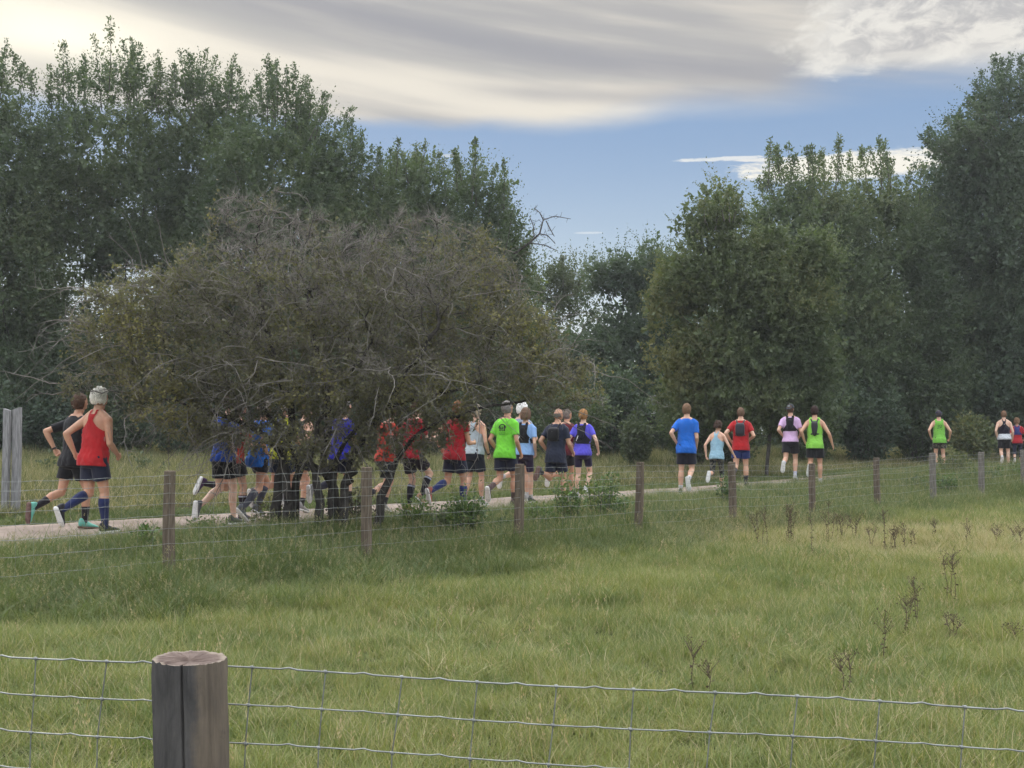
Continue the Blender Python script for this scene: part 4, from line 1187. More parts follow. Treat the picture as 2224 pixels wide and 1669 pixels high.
def person(label, px, Y, heading, h, pose, wear, lift=0.0, voxel=0.011, group="runners on the shell path", female=False, q=None):
    x = (px - 1112) / FPX * Y; g = gz(x, Y) + 0.03
    k = h / 1.80; hip = 0.93
    P = dict(lean=8, twist=0, hyaw=0, hpitch=4, aL=(-10, 12, 85), aR=(20, 12, 85), lL=(-5, 80, 0), lR=(15, 18, 0)); P.update(pose)
    MT = Matrix.Translation((0, 0, hip)) @ Matrix.Rotation(R(-P['lean']), 4, 'X') @ Matrix.Rotation(R(-P['twist']), 4, 'Z')
    MH = Matrix.Translation((0, 0.01, 0.60)) @ Matrix.Rotation(R(-P['hyaw']), 4, 'Z') @ Matrix.Rotation(R(P['hpitch']), 4, 'X') @ Matrix.Translation((0, -0.01, -0.60))
    bulk = wear.get('bulk', 1.0)
    mb = MB()
    def head_t(v): return MH @ Vector(v)
    # ---- upper body in torso space
    up = MB()
    up.rings(torso_secs(0.012 * (bulk - 1) * 5, -.13, .66, female), 24)
    up.ball(head_t((0, .030, .765)), (.074, .093, .108), 20, 14, M=MH.to_3x3())
    up.ball(head_t((0, .066, .712)), (.050, .058, .055), 14, 10, M=MH.to_3x3())       # jaw
    up.ball(head_t((0, -.022, .745)), (.060, .062, .070), 14, 10, M=MH.to_3x3())
    up.tube([head_t((0, .118, .775)), head_t((0, .136, .742)), head_t((0, .122, .728))], [.009, .014, .010], 8)
    up.ball(head_t((0, .112, .693)), (.024, .018, .016), 10, 8)                                                   # chin
    for s in (-1, 1):
        up.ball(head_t((s * .076, .022, .752)), (.010, .020, .032), 10, 8, M=MH.to_3x3())
        up.tube([(s * .045, -.02, .57), (s * .12, -.015, .515), (s * .165, -.012, .47)], [.05, .054, .058], 12)      # trapezius / shoulder
    arms = {}
    for s, kk in ((-1, 'aL'), (1, 'aR')):
        S, El, W, d, f, p = arm_pts(s, *P[kk]); arms[s] = (S, El, W, d, f, p)
        w = (0.88 if female else 1.0) * bulk
        up.ball(S, .056 * w, 14, 10)
        up.tube([S, S.lerp(El, .3), S.lerp(El, .65), El - d * .01], [.052 * w, .050 * w, .043 * w, .037 * w], 14)
        up.ball(El, .037 * w, 12, 9)
        up.tube([El, El.lerp(W, .25), El.lerp(W, .6), W, W + f * .03], [.037 * w, .041 * w, .034 * w, .025 * w, .026], 14)
        # hand: palm, four unequal curled fingers, thumb
        hx = f; hn = (p * 0.2 + Vector((-s, 0, 0)) - hx * (Vector((-s, 0, 0)) + p * 0.2).dot(hx)).normalized(); hs = hx.cross(hn).normalized()
        if hs.z > 0: hs = -hs          # little-finger side
        c = W + hx * .055
        Mh = Matrix((hs, hn, hx)).transposed()
        up.ball(c, (.038, .018, .046), 12, 9, M=Mh)
        curl = wear.get('curl', 70)
        for fi, (off, ln) in enumerate(((-.028, .9), (-.010, 1.0), (.009, .95), (.026, .78))):
            pt = c + hx * .038 + hs * off; ang = 0; pts = [pt - hx * .012]; dirv = hx.copy()
            pts.append(pt)
            for sg, L in enumerate((.036, .024, .019)):
                ang += R(curl) * (0.75 if sg == 0 else 0.9)
                dv = hx * math.cos(ang) + hn * math.sin(ang)
                pts.append(pts[-1] + dv * L * ln)
            up.tube(pts, [.0095, .0095, .009, .0085, .0075], 8)
        th = c - hs * .032 - hx * .02
        up.tube([th, th - hs * .014 + hx * .022 + hn * .008, th - hs * .006 + hx * .045 + hn * .022, th + hs * .010 + hx * .056 + hn * .030], [.013, .012, .010, .009], 8)
    for v in up.v: pass
    mb.add([MT @ Vector(v) for v in up.v], up.f)
    # ---- legs
    legs = {}; minz = 9
    for s, kk in ((-1, 'lL'), (1, 'lR')):
        th, kn, an = P[kk][:3]; ab = P[kk][3] if len(P[kk]) > 3 else 2
        H = Vector((s * .088, 0, hip))
        td = Vector((s * math.sin(R(ab)), math.sin(R(th)), -math.cos(R(th)))).normalized()
        kd_ = Vector((s * math.sin(R(ab)) * 0.3, math.sin(R(th - kn)), -math.cos(R(th - kn)))).normalized()
        Kn = H + td * .44; An = Kn + kd_ * .42
        fd = Vector((s * .12, math.cos(R(th - kn + an)), math.sin(R(th - kn + an)))); fd.normalize()
        legs[s] = (H, Kn, An, td, kd_, fd)
        w = (0.95 if female else 1.0) * bulk
        back = Vector((0, -kd_.z, kd_.y)).normalized() * -1
        mb.ball(H + Vector((0, -.015, -.02)), (.088 * w, .098 * w, .10 * w), 14, 10)
        mb.tube([H, H.lerp(Kn, .25), H.lerp(Kn, .6), Kn - td * .02], [.088 * w, .083 * w, .066 * w, .054 * w], 16)
        mb.ball(Kn + td * 0.0, .053 * w, 12, 9)
        cf = back * .018
        mb.tube([Kn, Kn.lerp(An, .15) + cf * .6, Kn.lerp(An, .32) + cf, Kn.lerp(An, .6) + cf * .4, An - kd_ * .03, An + kd_ * .03], [.050 * w, .055 * w, .058 * w, .045 * w, .033, .034], 14)
        upv = (-kd_ - fd * (-kd_).dot(fd)).normalized()
        mb.tube([An - fd * .02, An + fd * .05 - upv * .02, An + fd * .13 - upv * .04], [.034, .032, .024], 10)
        for l, zz in ((-.075, -.078), (.19, -.07), (.08, -.08)):
            minz = min(minz, (An + fd * l + upv * zz).z)
    body = remesh(mb, voxel, 3, "body")
    # eyes and lips stay crisp
    bm = bmesh.new(); bm.from_mesh(body)
    ex = MB()
    for s in (-1, 1): ex.ball(MT @ head_t((s * .030, .116, .768)), .0095, 8, 6, mi=1)
    ex.ball(MT @ head_t((0, .120, .708)), (.020, .006, .006), 8, 6, mi=2)
    vm = [bm.verts.new(v) for v in ex.v]
    for f_, mi in zip(ex.f, ex.mi):
        fc = bm.faces.new([vm[i] for i in f_]); fc.material_index = mi; fc.smooth = True
    bm.to_mesh(body); bm.free()
    root = empty("person", (x, Y, g + lift - minz * k * 1.0), R(-heading))
    tag(root, label, "person", group)
    BASE = Matrix.Scale(k, 4)
    skin = mat_skin(wear.get('skin', (.50, .30, .22)))
    def out(name, me, mats): return link_mesh(name, xform(me, BASE), mats, root)
    bo = out("body", body, [skin, M_EYE, M_LIP])
    # ---- shirt
    st = wear.get('shirt'); shirt_me = None; inf = 0.013 + 0.03 * (bulk - 1)
    if st:
        style, col = st[0], st[1]; kind = st[2] if len(st) > 2 else ""
        sm_ = MB(); hem = wear.get('hem', -.075)
        if style == 'tee':
            sm_.rings([(z, a, b, max(c, lerp((.186 if female else .196), (.160 if female else .170), (z + .02) / .16) + (bulk - 1) * .1) if z < .34 else c, max(d, lerp(.146, .120, (z + .04) / .18) + (bulk - 1) * .1) if z < .34 else d) for z, a, b, c, d in torso_secs(inf + .004, hem, .572, female, flare=0.045)], 28)
            for s in (-1, 1):
                S, El, W, d, f, p = arms[s]; w = (0.88 if female else 1.0) * bulk
                sm_.tube([(s * .05, -.018, .545), (s * .12, -.015, .522), S], [.045, .062, .070 * w], 14)
                sm_.ball(S, .071 * w, 14, 10)
                L = wear.get('sleeve', .62)
                sm_.tube([S, S.lerp(El, L * .5), S.lerp(El, L)], [.069 * w, .064 * w, .061 * w], 16)
            me = remesh(sm_, voxel, 2, "shirt")
        else:
            sm_.rings([(z, a, b, max(c, lerp((.184 if female else .194), (.154 if female else .166), (z + .02) / .16) + (bulk - 1) * .1) if z < .34 else c, max(d, lerp(.146, .114, (z + .04) / .18) + (bulk - 1) * .1) if z < .34 else d) for z, a, b, c, d in torso_secs(inf, hem, .60, female, flare=0.05)], 28)
            for s in (-1, 1):
                sm_.tube([(s * .045, -.02, .57), (s * .12, -.015, .515), (s * .165, -.012, .47)], [.05 + inf, .054 + inf, .058 + inf], 12)
                sm_.ball(arms[s][0], .056 + inf, 14, 10)
            me = remesh(sm_, voxel * 0.8, 2, "shirt")
            wt_, wb = {'racer': (.060, .040), 'singlet': (.105, .085), 'wide': (.125, .118), 'tank': (.100, .055)}[style]
            def keep(c):
                ax_ = abs(c.x)
                if c.z < .33: return True
                if c.y < -0.01:
                    if c.z < .46: return ax_ < lerp(.20, wb, ((c.z - .33) / .13) ** 0.6)
                    if c.z < .535: return ax_ < lerp(wb, wt_, (c.z - .46) / .075)
                    return (wt_ * 0.45 < ax_ < wt_) if c.z < .60 and c.z > .545 else ax_ < wt_
                if c.z < .45: return ax_ < lerp(.20, .115, ((c.z - .33) / .12) ** 0.6)
                return max(.035, wt_ * .45) < ax_ < max(wt_, .10) and c.z < .61
            cut(me, keep)
        # soft folds
        for v in me.vertices:
            c = v.co; f = noise.noise(Vector((c.x * 13, c.y * 13, c.z * 5 + px))) * .016 + noise.noise(Vector((c.x * 30 + c.z * 14, c.y * 30, c.z * 22 + px))) * .007
            rr = Vector((c.x, c.y, 0)); amt = 1.0 if c.z < .3 else .4
            if rr.length > .05: v.co += rr.normalized() * f * amt
        if wear.get('print'):
            bvh = BVHTree.FromPolygons([v.co for v in me.vertices], [tuple(p_.vertices) for p_ in me.polygons])
            def decal(polys, name, mat, off=.003):
                dm = MB()
                for pl in polys:      # polys: convex strips as list of (x,z), finely subdivided quads
                    (x0, z0), (x1, z1), (x2, z2), (x3, z3) = pl; n_ = 4; vs = []
                    for i in range(n_ + 1):
                        for j in range(n_ + 1):
                            u, w_ = i / n_, j / n_
                            xx = (x0 * (1 - u) + x1 * u) * (1 - w_) + (x3 * (1 - u) + x2 * u) * w_
                            zz = (z0 * (1 - u) + z1 * u) * (1 - w_) + (z3 * (1 - u) + z2 * u) * w_
                            hit = bvh.ray_cast(Vector((xx, -0.6, zz)), Vector((0, 1, 0)))
                            vs.append((xx, (hit[0].y if hit[0] else -.13) - off, zz))
                    dm.add(vs, [(i * (n_ + 1) + j, (i + 1) * (n_ + 1) + j, (i + 1) * (n_ + 1) + j + 1, i * (n_ + 1) + j + 1) for i in range(n_) for j in range(n_)])
                d_ = dm.mesh(name); d_.transform(MT); out(name, d_, mat)
            Q = lambda cx, cz, w_, h_, sk=0: [(cx - w_, cz - h_), (cx + w_, cz - h_), (cx + w_ + sk, cz + h_), (cx - w_ + sk, cz + h_)]
            if wear['print'] == 'club':
                polys = []
                for i in range(9):      # arch
                    a0, a1 = math.pi * i / 9, math.pi * (i + 1) / 9; r0, r1 = .058, .078
                    polys.append([(r0 * math.cos(a0), .40 + r0 * math.sin(a0) * .9), (r1 * math.cos(a0), .40 + r1 * math.sin(a0) * .9), (r1 * math.cos(a1), .40 + r1 * math.sin(a1) * .9), (r0 * math.cos(a1), .40 + r0 * math.sin(a1) * .9)])
                for i in (-1, 0, 1):     # three running figures under it
                    cx = i * .043
                    polys += [Q(cx, .425, .009, .010), Q(cx, .397, .011, .017, .003), Q(cx - .010, .366, .006, .016, .008), Q(cx + .010, .364, .006, .018, -.008), Q(cx + .016, .402, .006, .006), Q(cx - .018, .398, .007, .005)]
                decal(polys, "print", M_INK)
                polys = []; r_ = random.Random(3)
                for row, zz in enumerate((.318, .292)):
                    xx = -.062 + row * .012
                    while xx < .062 - row * .012:
                        w_ = r_.uniform(.002, .0045); polys.append(Q(xx, zz, w_, .007 if r_.random() < .7 else .004)); xx += w_ * 2 + .0035
                decal(polys, "print_text", M_INKG)
            elif wear['print'] == 'splash':
                r_ = random.Random(5); polys = []
                for i in range(46):
                    cx, cz = r_.gauss(0, .045), .36 + r_.gauss(0, .040)
                    if r_.random() < .4: cz = .39 + r_.uniform(-.014, .014)
                    polys.append(Q(cx, cz, r_.uniform(.002, .006), r_.uniform(.004, .014), r_.uniform(-.008, .008)))
                decal(polys, "print", mat_cloth((.045, .10, .04)))
            elif wear['print'] == 'small':
                decal([Q(-.012, .44, .004, .008, .006), Q(0, .44, .004, .008, -.006), Q(.012, .44, .004, .008, .006)], "logo", M_WHT)
        me.transform(MT); out("shirt", me, mat_cloth(col, 0.85, kind))
    # ---- vest / pack
    if wear.get('vest'):
        vc = wear['vest']; vm_ = MB(); vi = inf + .016
        vm_.rings(torso_secs(vi, .17, .60, female), 28)
        for s in (-1, 1):
            vm_.tube([(s * .045, -.02, .57), (s * .12, -.015, .515), (s * .165, -.012, .47)], [.05 + vi, .054 + vi, .058 + vi], 12)
        me = remesh(vm_, voxel * .8, 2, "running_vest")
        low = wear.get('vest_low', .21)
        def keepv(c):
            ax_ = abs(c.x)
            if c.z < low: return False
            if c.y < 0:
                if c.z < .27: return ax_ < .19
                if c.z < .38: return ax_ < lerp(.17, .085, (c.z - .27) / .11)
                if c.z < .545: return ax_ < lerp(.085, .10, (c.z - .40) / .12)
                return .035 < ax_ < .10 and c.z < .60
            if c.z < low + .06: return ax_ > .02
            return .045 < ax_ < .105 and c.z < .60
        cut(me, keepv)
        bg = MB(); bg.ball((0, -.118 - vi, .38), (.075, .020, .12), 16, 12)
        bm = bmesh.new(); bm.from_mesh(me); vv = [bm.verts.new(v) for v in bg.v]
        for f_ in bg.f: bm.faces.new([vv[i] for i in f_]).smooth = True
        bm.to_mesh(me); bm.free()
        me.transform(MT); vo = out("running_vest", me, mat_cloth(vc, .7))
        if wear.get('pole'):
            pm_ = MB(); sx = wear['pole']; pm_.tube([(sx * .085, -.165, .225), (sx * .045, -.172, .33)], [.008, .008], 8); pm_.v = [tuple(BASE @ (MT @ Vector(v))) for v in pm_.v]
            link_mesh("bungee", pm_.mesh("bungee"), M_WHT, vo)
    if wear.get('pack'):
        vc, (pw, ph, pd_, pz) = wear['pack']; vm_ = MB()
        secs = []
        for i in range(9):
            f = i / 8; z = pz - ph + 2 * ph * f; e = (1 - abs(2 * f - 1) ** 4) ** .5
            secs.append((z, 0, -.115 - pd_ * .5 * e, max(.01, pw * (0.55 + 0.45 * e) * (1 if not wear.get('taper') else lerp(.55, 1, f * 1.6))), max(.01, (pd_ * .5 + .012) * e + .008)))
        vm_.rings(secs, 20, p=3)
        for s in (-1, 1):
            pts = [(s * pw * .6, -.13, pz + ph * .8), (s * .085, -.055, .575), (s * .095, .06, .545), (s * .10, .122, .42), (s * .125, .105, .28), (s * .165, .03, .22), (s * pw * .75, -.13, pz - ph * .75)]
            for a_, b_ in zip(pts, pts[1:]):
                vm_.tube([a_, Vector(a_).lerp(Vector(b_), .5) + Vector((0, 0, .004)), b_], [.019, .019, .019], 8)
        me = remesh(vm_, voxel * .9, 2, "backpack"); me.transform(MT); vo = out("backpack", me, mat_cloth(vc, .6))
        if wear.get('pole'):
            pm_ = MB(); pm_.tube([(-.012, -.128 - pd_, .37), (.004, -.128 - pd_, .42)], [.006, .006], 8); pm_.v = [tuple(BASE @ (MT @ Vector(v))) for v in pm_.v]
            link_mesh("toggle", pm_.mesh("toggle"), M_WHT, vo)
    if wear.get('waist'):
        wm = MB(); wm.rings(torso_secs(inf + .014, -.05, .13, female, flare=.12), 28)
        wm.ball((-.15, .06, .0), (.05, .04, .04), 12, 8)
        me = remesh(wm, voxel, 2, "tied_jacket")
        for v in me.vertices:
            c = v.co; v.co += Vector((c.x, c.y, 0)) * noise.noise(Vector((c.x * 25, c.y * 25, c.z * 30))) * .12
        me.transform(MT); out("tied_jacket", me, mat_cloth(wear['waist']))
    # ---- shorts
    sc_, sl = wear['shorts'][:2]; kind = wear['shorts'][2] if len(wear['shorts']) > 2 else ""
    tight = wear.get('tight', False); e = .006 if tight else .014
    hm = MB(); tmp = MB(); tmp.rings(torso_secs(e + (0.03 * (bulk - 1)), -.13, .075, female), 24)
    hm.add([MT @ Vector(v) for v in tmp.v], tmp.f)
    for s in (-1, 1):
        H, Kn, An, td, kd_, fd = legs[s]; w = (0.95 if female else 1.0) * bulk
        hm.ball(H + Vector((0, -.012, -.02)), (.084 * w + e, .096 * w + e, .10 * w + e), 14, 10)
        if sl <= 1.0:
            fl = (.004 if tight else .022)
            rr = lambda f: (.088 * (1 - f) + .058 * f) * w + e
            hm.tube([H, H.lerp(Kn, sl * .5), H.lerp(Kn, sl)], [rr(0), rr(sl * .5) + fl * .5, rr(sl) + fl], 18)
        else:
            hm.tube([H, H.lerp(Kn, .5), Kn], [.095 * w, .078 * w, .062 * w], 16); hm.ball(Kn, .061 * w, 12, 9)
            cf = Vector((0, -kd_.z, kd_.y)).normalized() * -.018; L = sl - 1
            hm.tube([Kn, Kn.lerp(An, .32) + cf, Kn.lerp(An, L)], [.058 * w, .064 * w, .045 * w], 14)
    me = remesh(hm, voxel, 2, "shorts")
    out("shorts", me, mat_cloth(sc_, .8, kind))
    # ---- socks and shoes
    so = wear.get('sock'); shc = wear.get('shoe', (.5, .5, .5)); sole = wear.get('sole', M_RUB)
    for s in (-1, 1):
        H, Kn, An, td, kd_, fd = legs[s]
        upv = (-kd_ - fd * (-kd_).dot(fd)).normalized(); rt = fd.cross(upv).normalized()
        if so:
            w = (0.95 if female else 1.0) * bulk
            cf = Vector((0, -kd_.z, kd_.y)).normalized() * -.018; top = so[1]
            prof = [(0.0, .050, 0), (.15, .055, .6), (.32, .058, 1), (.6, .045, .4), (.93, .033, 0)]
            pts = []; rad = []
            for i in range(9):
                f = lerp(1 - top, 1.05, i / 8)
                for a_, b_ in zip(prof, prof[1:]):
                    if a_[0] <= min(f, .929) <= b_[0]:
                        u = (min(f, .929) - a_[0]) / (b_[0] - a_[0]); r_ = lerp(a_[1], b_[1], u); c_ = lerp(a_[2], b_[2], u)
                pts.append(Kn.lerp(An, f) + cf * c_); rad.append(r_ * w + .005)
            sk = MB(); sk.tube(pts, rad, 18)
            skm = sk.mesh("sock")
            sko = out("sock", skm, mat_cloth(so[0], .8))
            if len(so) > 2:
                bn = MB(); bn.tube([pts[0].lerp(pts[1], .25), pts[0].lerp(pts[1], .75)], [rad[0] + .003] * 2, 18); bn.v = [tuple(BASE @ Vector(v)) for v in bn.v]
                link_mesh("cuff", bn.mesh("cuff"), mat_cloth(so[2]), sko)
        secs = [(-.078, .018, -.030, .030), (-.066, .031, -.052, .052), (-.035, .037, -.055, .060), (.0, .038, -.055, .050), (.045, .041, -.055, .018), (.10, .046, -.055, -.008), (.15, .044, -.055, -.022), (.18, .033, -.055, -.034), (.197, .014, -.054, -.045)]
        for nm, e2 in (("shoe", 0), ("sole", 1)):
            sh = MB(); n_ = 16; vs = []
            for l, hw, zb, zt in secs:
                if e2: hw += .006; z0, z1 = -.082 + (.012 if l > .16 else 0) + (.01 if l < -.07 else 0), -.050; l *= 1.03
                else: z0, z1 = zb - .004, zt
                for q_ in range(n_):
                    a = 2 * math.pi * q_ / n_; ca, sa = math.cos(a), math.sin(a)
                    pz = 3.5 if e2 else 2.4
                    xx = hw * math.copysign(abs(ca) ** (2 / pz), ca) * (1 if e2 or sa < 0 else (1 - .35 * sa)); zz = (z0 + z1) / 2 + (z1 - z0) / 2 * math.copysign(abs(sa) ** (2 / pz), sa)
                    vs.append(An + fd * l + rt * xx + upv * zz)
            m_ = len(secs)
            fs = [(i * n_ + q_, (i + 1) * n_ + q_, (i + 1) * n_ + (q_ + 1) % n_, i * n_ + (q_ + 1) % n_) for i in range(m_ - 1) for q_ in range(n_)]
            fs += [tuple(range(n_)), tuple(range((m_ - 1) * n_ + n_ - 1, (m_ - 1) * n_ - 1, -1))]
            sh.add(vs, fs); me = sh.mesh(nm)
            if nm == "shoe": sho = out("shoe", me, mat_cloth(shc, .6))
            else: link_mesh("sole", xform(me, BASE), sole, sho)
    # ---- hair
    hs_ = wear.get('hair', ('short', (.12, .07, .04)))
    style, hc = hs_[0], hs_[1]
    if style != 'none':
        hm = MB()
        grow_ = {'short': .010, 'bald': .004, 'bob': .022, 'bun': .014, 'curly': .028, 'fluffy': .024, 'crop': .006}[style]
        M3 = MH.to_3x3()
        hm.ball(head_t((0, .014, .762)), (.076 + grow_, .108 + grow_, .113 + grow_), 40, 30, M=M3)
        inv = MH.inverted()
        zlow = {'short': .668, 'bald': .675, 'bob': .648, 'bun': .672, 'curly': .66, 'fluffy': .668, 'crop': .672}[style]
        me = hm.mesh("hair")
        bm = bmesh.new(); bm.from_mesh(me)
        for v in bm.verts:
            l = inv @ v.co
            amp = {'short': .006, 'bald': .001, 'bob': .010, 'bun': .008, 'curly': .022, 'fluffy': .012, 'crop': .003}[style]
            dv = (l - Vector((0, .026, .76))).normalized()
            v.co += M3 @ dv * (noise.noise(l * 42 + Vector((px, 0, 0))) * amp + noise.noise(l * 90) * amp * .4)
            if style in ('bob', 'curly') and l.z < .75 and l.y < .05: v.co += M3 @ Vector((0, -.01, -.03))
        def hk(c):
            l = inv @ c
            if style == 'bald': return l.z < .785 and l.y < .035 and l.z > .70
            if l.z < zlow: return False
            if l.y > .085: return l.z > .825
            if l.y > .035: return l.z > lerp(.76, .825, (l.y - .035) / .05) or style == 'bob' and abs(l.x) > .07
            return True
        dead = [v for v in bm.verts if not hk(v.co)]
        bmesh.ops.delete(bm, geom=dead, context='VERTS'); bm.to_mesh(me); bm.free()
        if style == 'bun':
            ex = MB(); ex.ball(head_t((0, -.095, .745)), (.034, .034, .030), 14, 10, M=M3)
            for i in range(5): ex.tube([head_t((rnd.uniform(-.03, .03), -.09, .76)), head_t((rnd.uniform(-.05, .05), -.12, .72))], [.007, .003], 6)
            bm = bmesh.new(); bm.from_mesh(me); vv = [bm.verts.new(v) for v in ex.v]
            for f_ in ex.f: bm.faces.new([vv[i] for i in f_]).smooth = True
            bm.to_mesh(me); bm.free()
        me.transform(MT); out("hair", me, mat_hair(hc))
    if wear.get('cap'):
        cc, backwards = wear['cap']; cm = MB(); M3 = MH.to_3x3()
        cm.ball(head_t((0, .026, .775)), (.090, .110, .116), 32, 24, M=M3)
        me = cm.mesh("cap"); inv = MH.inverted(); cut(me, lambda c: (inv @ c).z > .785 - (inv @ c).y * .05)
        bm = bmesh.new(); bm.from_mesh(me)
        sg = -1 if backwards else 1; vs = []
        for i in range(9):
            a = math.pi * (i / 8) ; ca, sa = math.cos(a), math.sin(a)
            for rr_, dz_ in ((.075, .0), (.16, -.035)):
                for t_ in (0, .004):
                    vs.append(bm.verts.new(head_t((ca * .085 * (1 if rr_ < .1 else .85), .026 + sg * (.06 + sa * (rr_ - .02 if rr_ < .1 else rr_ - .045)), .792 + dz_ * sa + t_))))
        for i in range(8):
            a = i * 4; b = a + 4
            for f_ in ((a, a + 2, b + 2, b), (a + 1, b + 1, b + 3, a + 3), (a + 2, a + 3, b + 3, b + 2)):
                bm.faces.new([vs[j] for j in f_])
        bm.to_mesh(me); bm.free(); me.transform(MT); out("cap", me, mat_cloth(cc, .7))
        if wear.get('cap_logo'):
            lg = MB(); lg.add([head_t(v) for v in ((-.032, -.0885, .815), (.032, -.0885, .815), (.030, -.083, .845), (-.030, -.083, .845))], [(0, 1, 2, 3)])
            m2 = lg.mesh("logo"); m2.transform(Matrix.Translation((0, 0, 0))); m2.transform(MT); out("cap_badge", m2, mat_cloth((.30, .36, .38)))
    if wear.get('glasses'):
        gm = MB()
        for s in (-1, 1): gm.tube([head_t((s * .084, .01, .772)), head_t((s * .080, .08, .775)), head_t((s * .062, .118, .772)), head_t((s * .012, .134, .772))], .0032, 6)
        m2 = gm.mesh("glasses"); m2.transform(MT); out("glasses", m2, M_GLS)
    for s in wear.get('watch', ()):
        S, El, W, d, f, p = arms[s]; wm = MB(); wm.tube([W - f * .012, W + f * .012], [.031, .031], 14); wm.ball(W + (f.cross(p)) * .028, (.014, .014, .014), 8, 6)
        m2 = wm.mesh("watch"); m2.transform(MT); out("wristwatch", m2, M_GLS)
    if wear.get('band'):
        bmm = MB()
        for z in (.0,): bmm.tube([MT @ head_t((math.cos(a) * .083, .026 + math.sin(a) * .102, .80 - .015 * math.sin(a))) for a in [2 * math.pi * i / 20 for i in range(21)]], .012, 6)
        out("headband", bmm.mesh("headband"), mat_cloth(wear['band']))
    return root

WHITE = (.62, .60, .55); GREY = (.20, .18, .165); BROWN = (.085, .05, .03); DBL = (.34, .21, .10); NAVY = (.014, .018, .042); BLK = (.011, .011, .014)
SK1 = (.54, .31, .20); SK2 = (.62, .39, .27); SKP = (.68, .46, .34)
RED = (.50, .018, .022); LIME = (.22, .78, .055); BLUE = (.015, .16, .66)
def P_(s):       # (px, path offset q) -> depth
    a = (s[0] - 1112) / FPX; return (s[1] + 9.25) / (.658 - .753 * a)
RUN = dict(lean=8)
person("muscular runner with white hair in a red racerback singlet and long navy socks", 206, 13.95, 33, 1.83,
       dict(lean=5, twist=-12, hyaw=6, aL=(-42, 28, 78), aR=(2, 10, 62), lL=(2, 66, 0), lR=(12, 10, 0, 1)),
       dict(shirt=('racer', RED), hem=-.10, shorts=(NAVY, .62), sock=((.018, .028, .10), .84), shoe=(.03, .03, .035), hair=('fluffy', (.95, .90, .80)), skin=SK1, bulk=1.07, curl=80), voxel=.0085)
person("runner in black shirt and mint shoes half behind the red singlet runner", 160, 14.55, 38, 1.80,
       dict(lean=6, twist=-6, aL=(-58, 38, 95), aR=(20, 12, 85), lL=(-12, 52, -25), lR=(22, 28, 0)),
       dict(shirt=('tee', BLK), hem=-.10, shorts=(BLK, .60), sock=((.02, .018, .022), .5), shoe=(.20, .62, .50), sole=M_RUBD, hair=('short', (.10, .06, .04)), skin=SK1, watch=(-1,), sleeve=.7), voxel=.0085)
person("runner in deep blue shirt and black shorts with bare calves behind the hawthorn's left skirt", 487, 15.3, 34, 1.80,
       dict(aL=(10, 12, 85), aR=(-30, 12, 85), lL=(4, 62, -30), lR=(12, 12, 0)),
       dict(shirt=('tee', (.012, .07, .40)), shorts=(BLK, .66), shoe=(.10, .10, .11), hair=('short', BROWN), skin=SKP))
person("runner with black knee socks and purple shoes beside the deep blue shirt", 508, 15.9, 38, 1.74,
       dict(aL=(-30, 12, 85), aR=(25, 12, 85), lL=(-6, 96, -10), lR=(15, 16, 0)),
       dict(shirt=('tee', (.62, .05, .03)), shorts=(BLK, .6), sock=((.03, .018, .03), .72, (.62, .64, .75)), shoe=(.07, .03, .10), hair=('short', GREY), skin=SK2))
person("runner in bright blue shirt, black shorts and grey socks left of the hawthorn trunks", 562, 16.1, 38, 1.76,
       dict(aL=(20, 12, 85), aR=(-30, 12, 85), lL=(36, 62, 0), lR=(-8, 40, 0)),
       dict(shirt=('tee', (.02, .20, .75)), hem=-.13, shorts=(BLK, .45), sock=((.07, .075, .10), .80), shoe=(.12, .13, .15), hair=('short', (.35, .30, .25)), skin=SK1))
person("runner in fluorescent yellow vest seen through the hawthorn fork", 612, 16.6, 36, 1.80,
       dict(aL=(-30, 15, 85), aR=(20, 12, 85), lL=(-5, 70, 0), lR=(20, 30, 0)),
       dict(shirt=('tee', (.72, .75, .03)), vest=(.02, .03, .06), shorts=((.02, .03, .06), .6), sock=((.05, .05, .06), .3), shoe=(.1, .1, .1), hair=('short', (.5, .47, .42)), skin=SK1))
person("runner with tan legs glimpsed between the two thickest hawthorn trunks", 655, 17.4, 38, 1.78,
       dict(aL=(20, 12, 85), aR=(-30, 12, 85), lL=(30, 45, 0), lR=(-10, 50, 0)),
       dict(shirt=('singlet', (.05, .06, .05)), shorts=(BLK, .5), sock=((.05, .05, .05), .3), shoe=(.4, .4, .4), hair=('short', BROWN), skin=SK2))
person("runner in violet-blue shirt mostly hidden behind the hawthorn trunks", 738, 17.0, 40, 1.78,
       dict(aL=(-35, 14, 90), aR=(20, 12, 85), lL=(-5, 75, 0), lR=(15, 18, 0)),
       dict(shirt=('tee', (.04, .04, .60)), shorts=(NAVY, .6), sock=((.03, .03, .05), .7), shoe=(.3, .3, .3), hair=('short', GREY), skin=SK2))
person("runner in orange-red shirt behind the second round post", 838, 17.5, 40, 1.74,
       dict(aL=(20, 12, 85), aR=(-30, 12, 85), lL=(30, 50, 0), lR=(-10, 60, 0)),
       dict(shirt=('tee', (.66, .06, .03)), shorts=((.012, .02, .03), .66), sock=((.03, .03, .04), .3), shoe=(.5, .5, .48), hair=('short', BROWN), skin=SK2))
person("runner in crimson shirt with white-banded black knee socks", 893, 17.4, 46, 1.78,
       dict(lean=9, aL=(-30, 12, 85), aR=(28, 12, 92), lL=(16, 26, 0), lR=(45, 72, -20)),
       dict(shirt=('tee', (.45, .014, .03)), shorts=((.018, .012, .02), .68), sock=((.015, .014, .022), .84, (.50, .52, .70)), shoe=(.55, .30, .20), hair=('short', BROWN), skin=SKP))
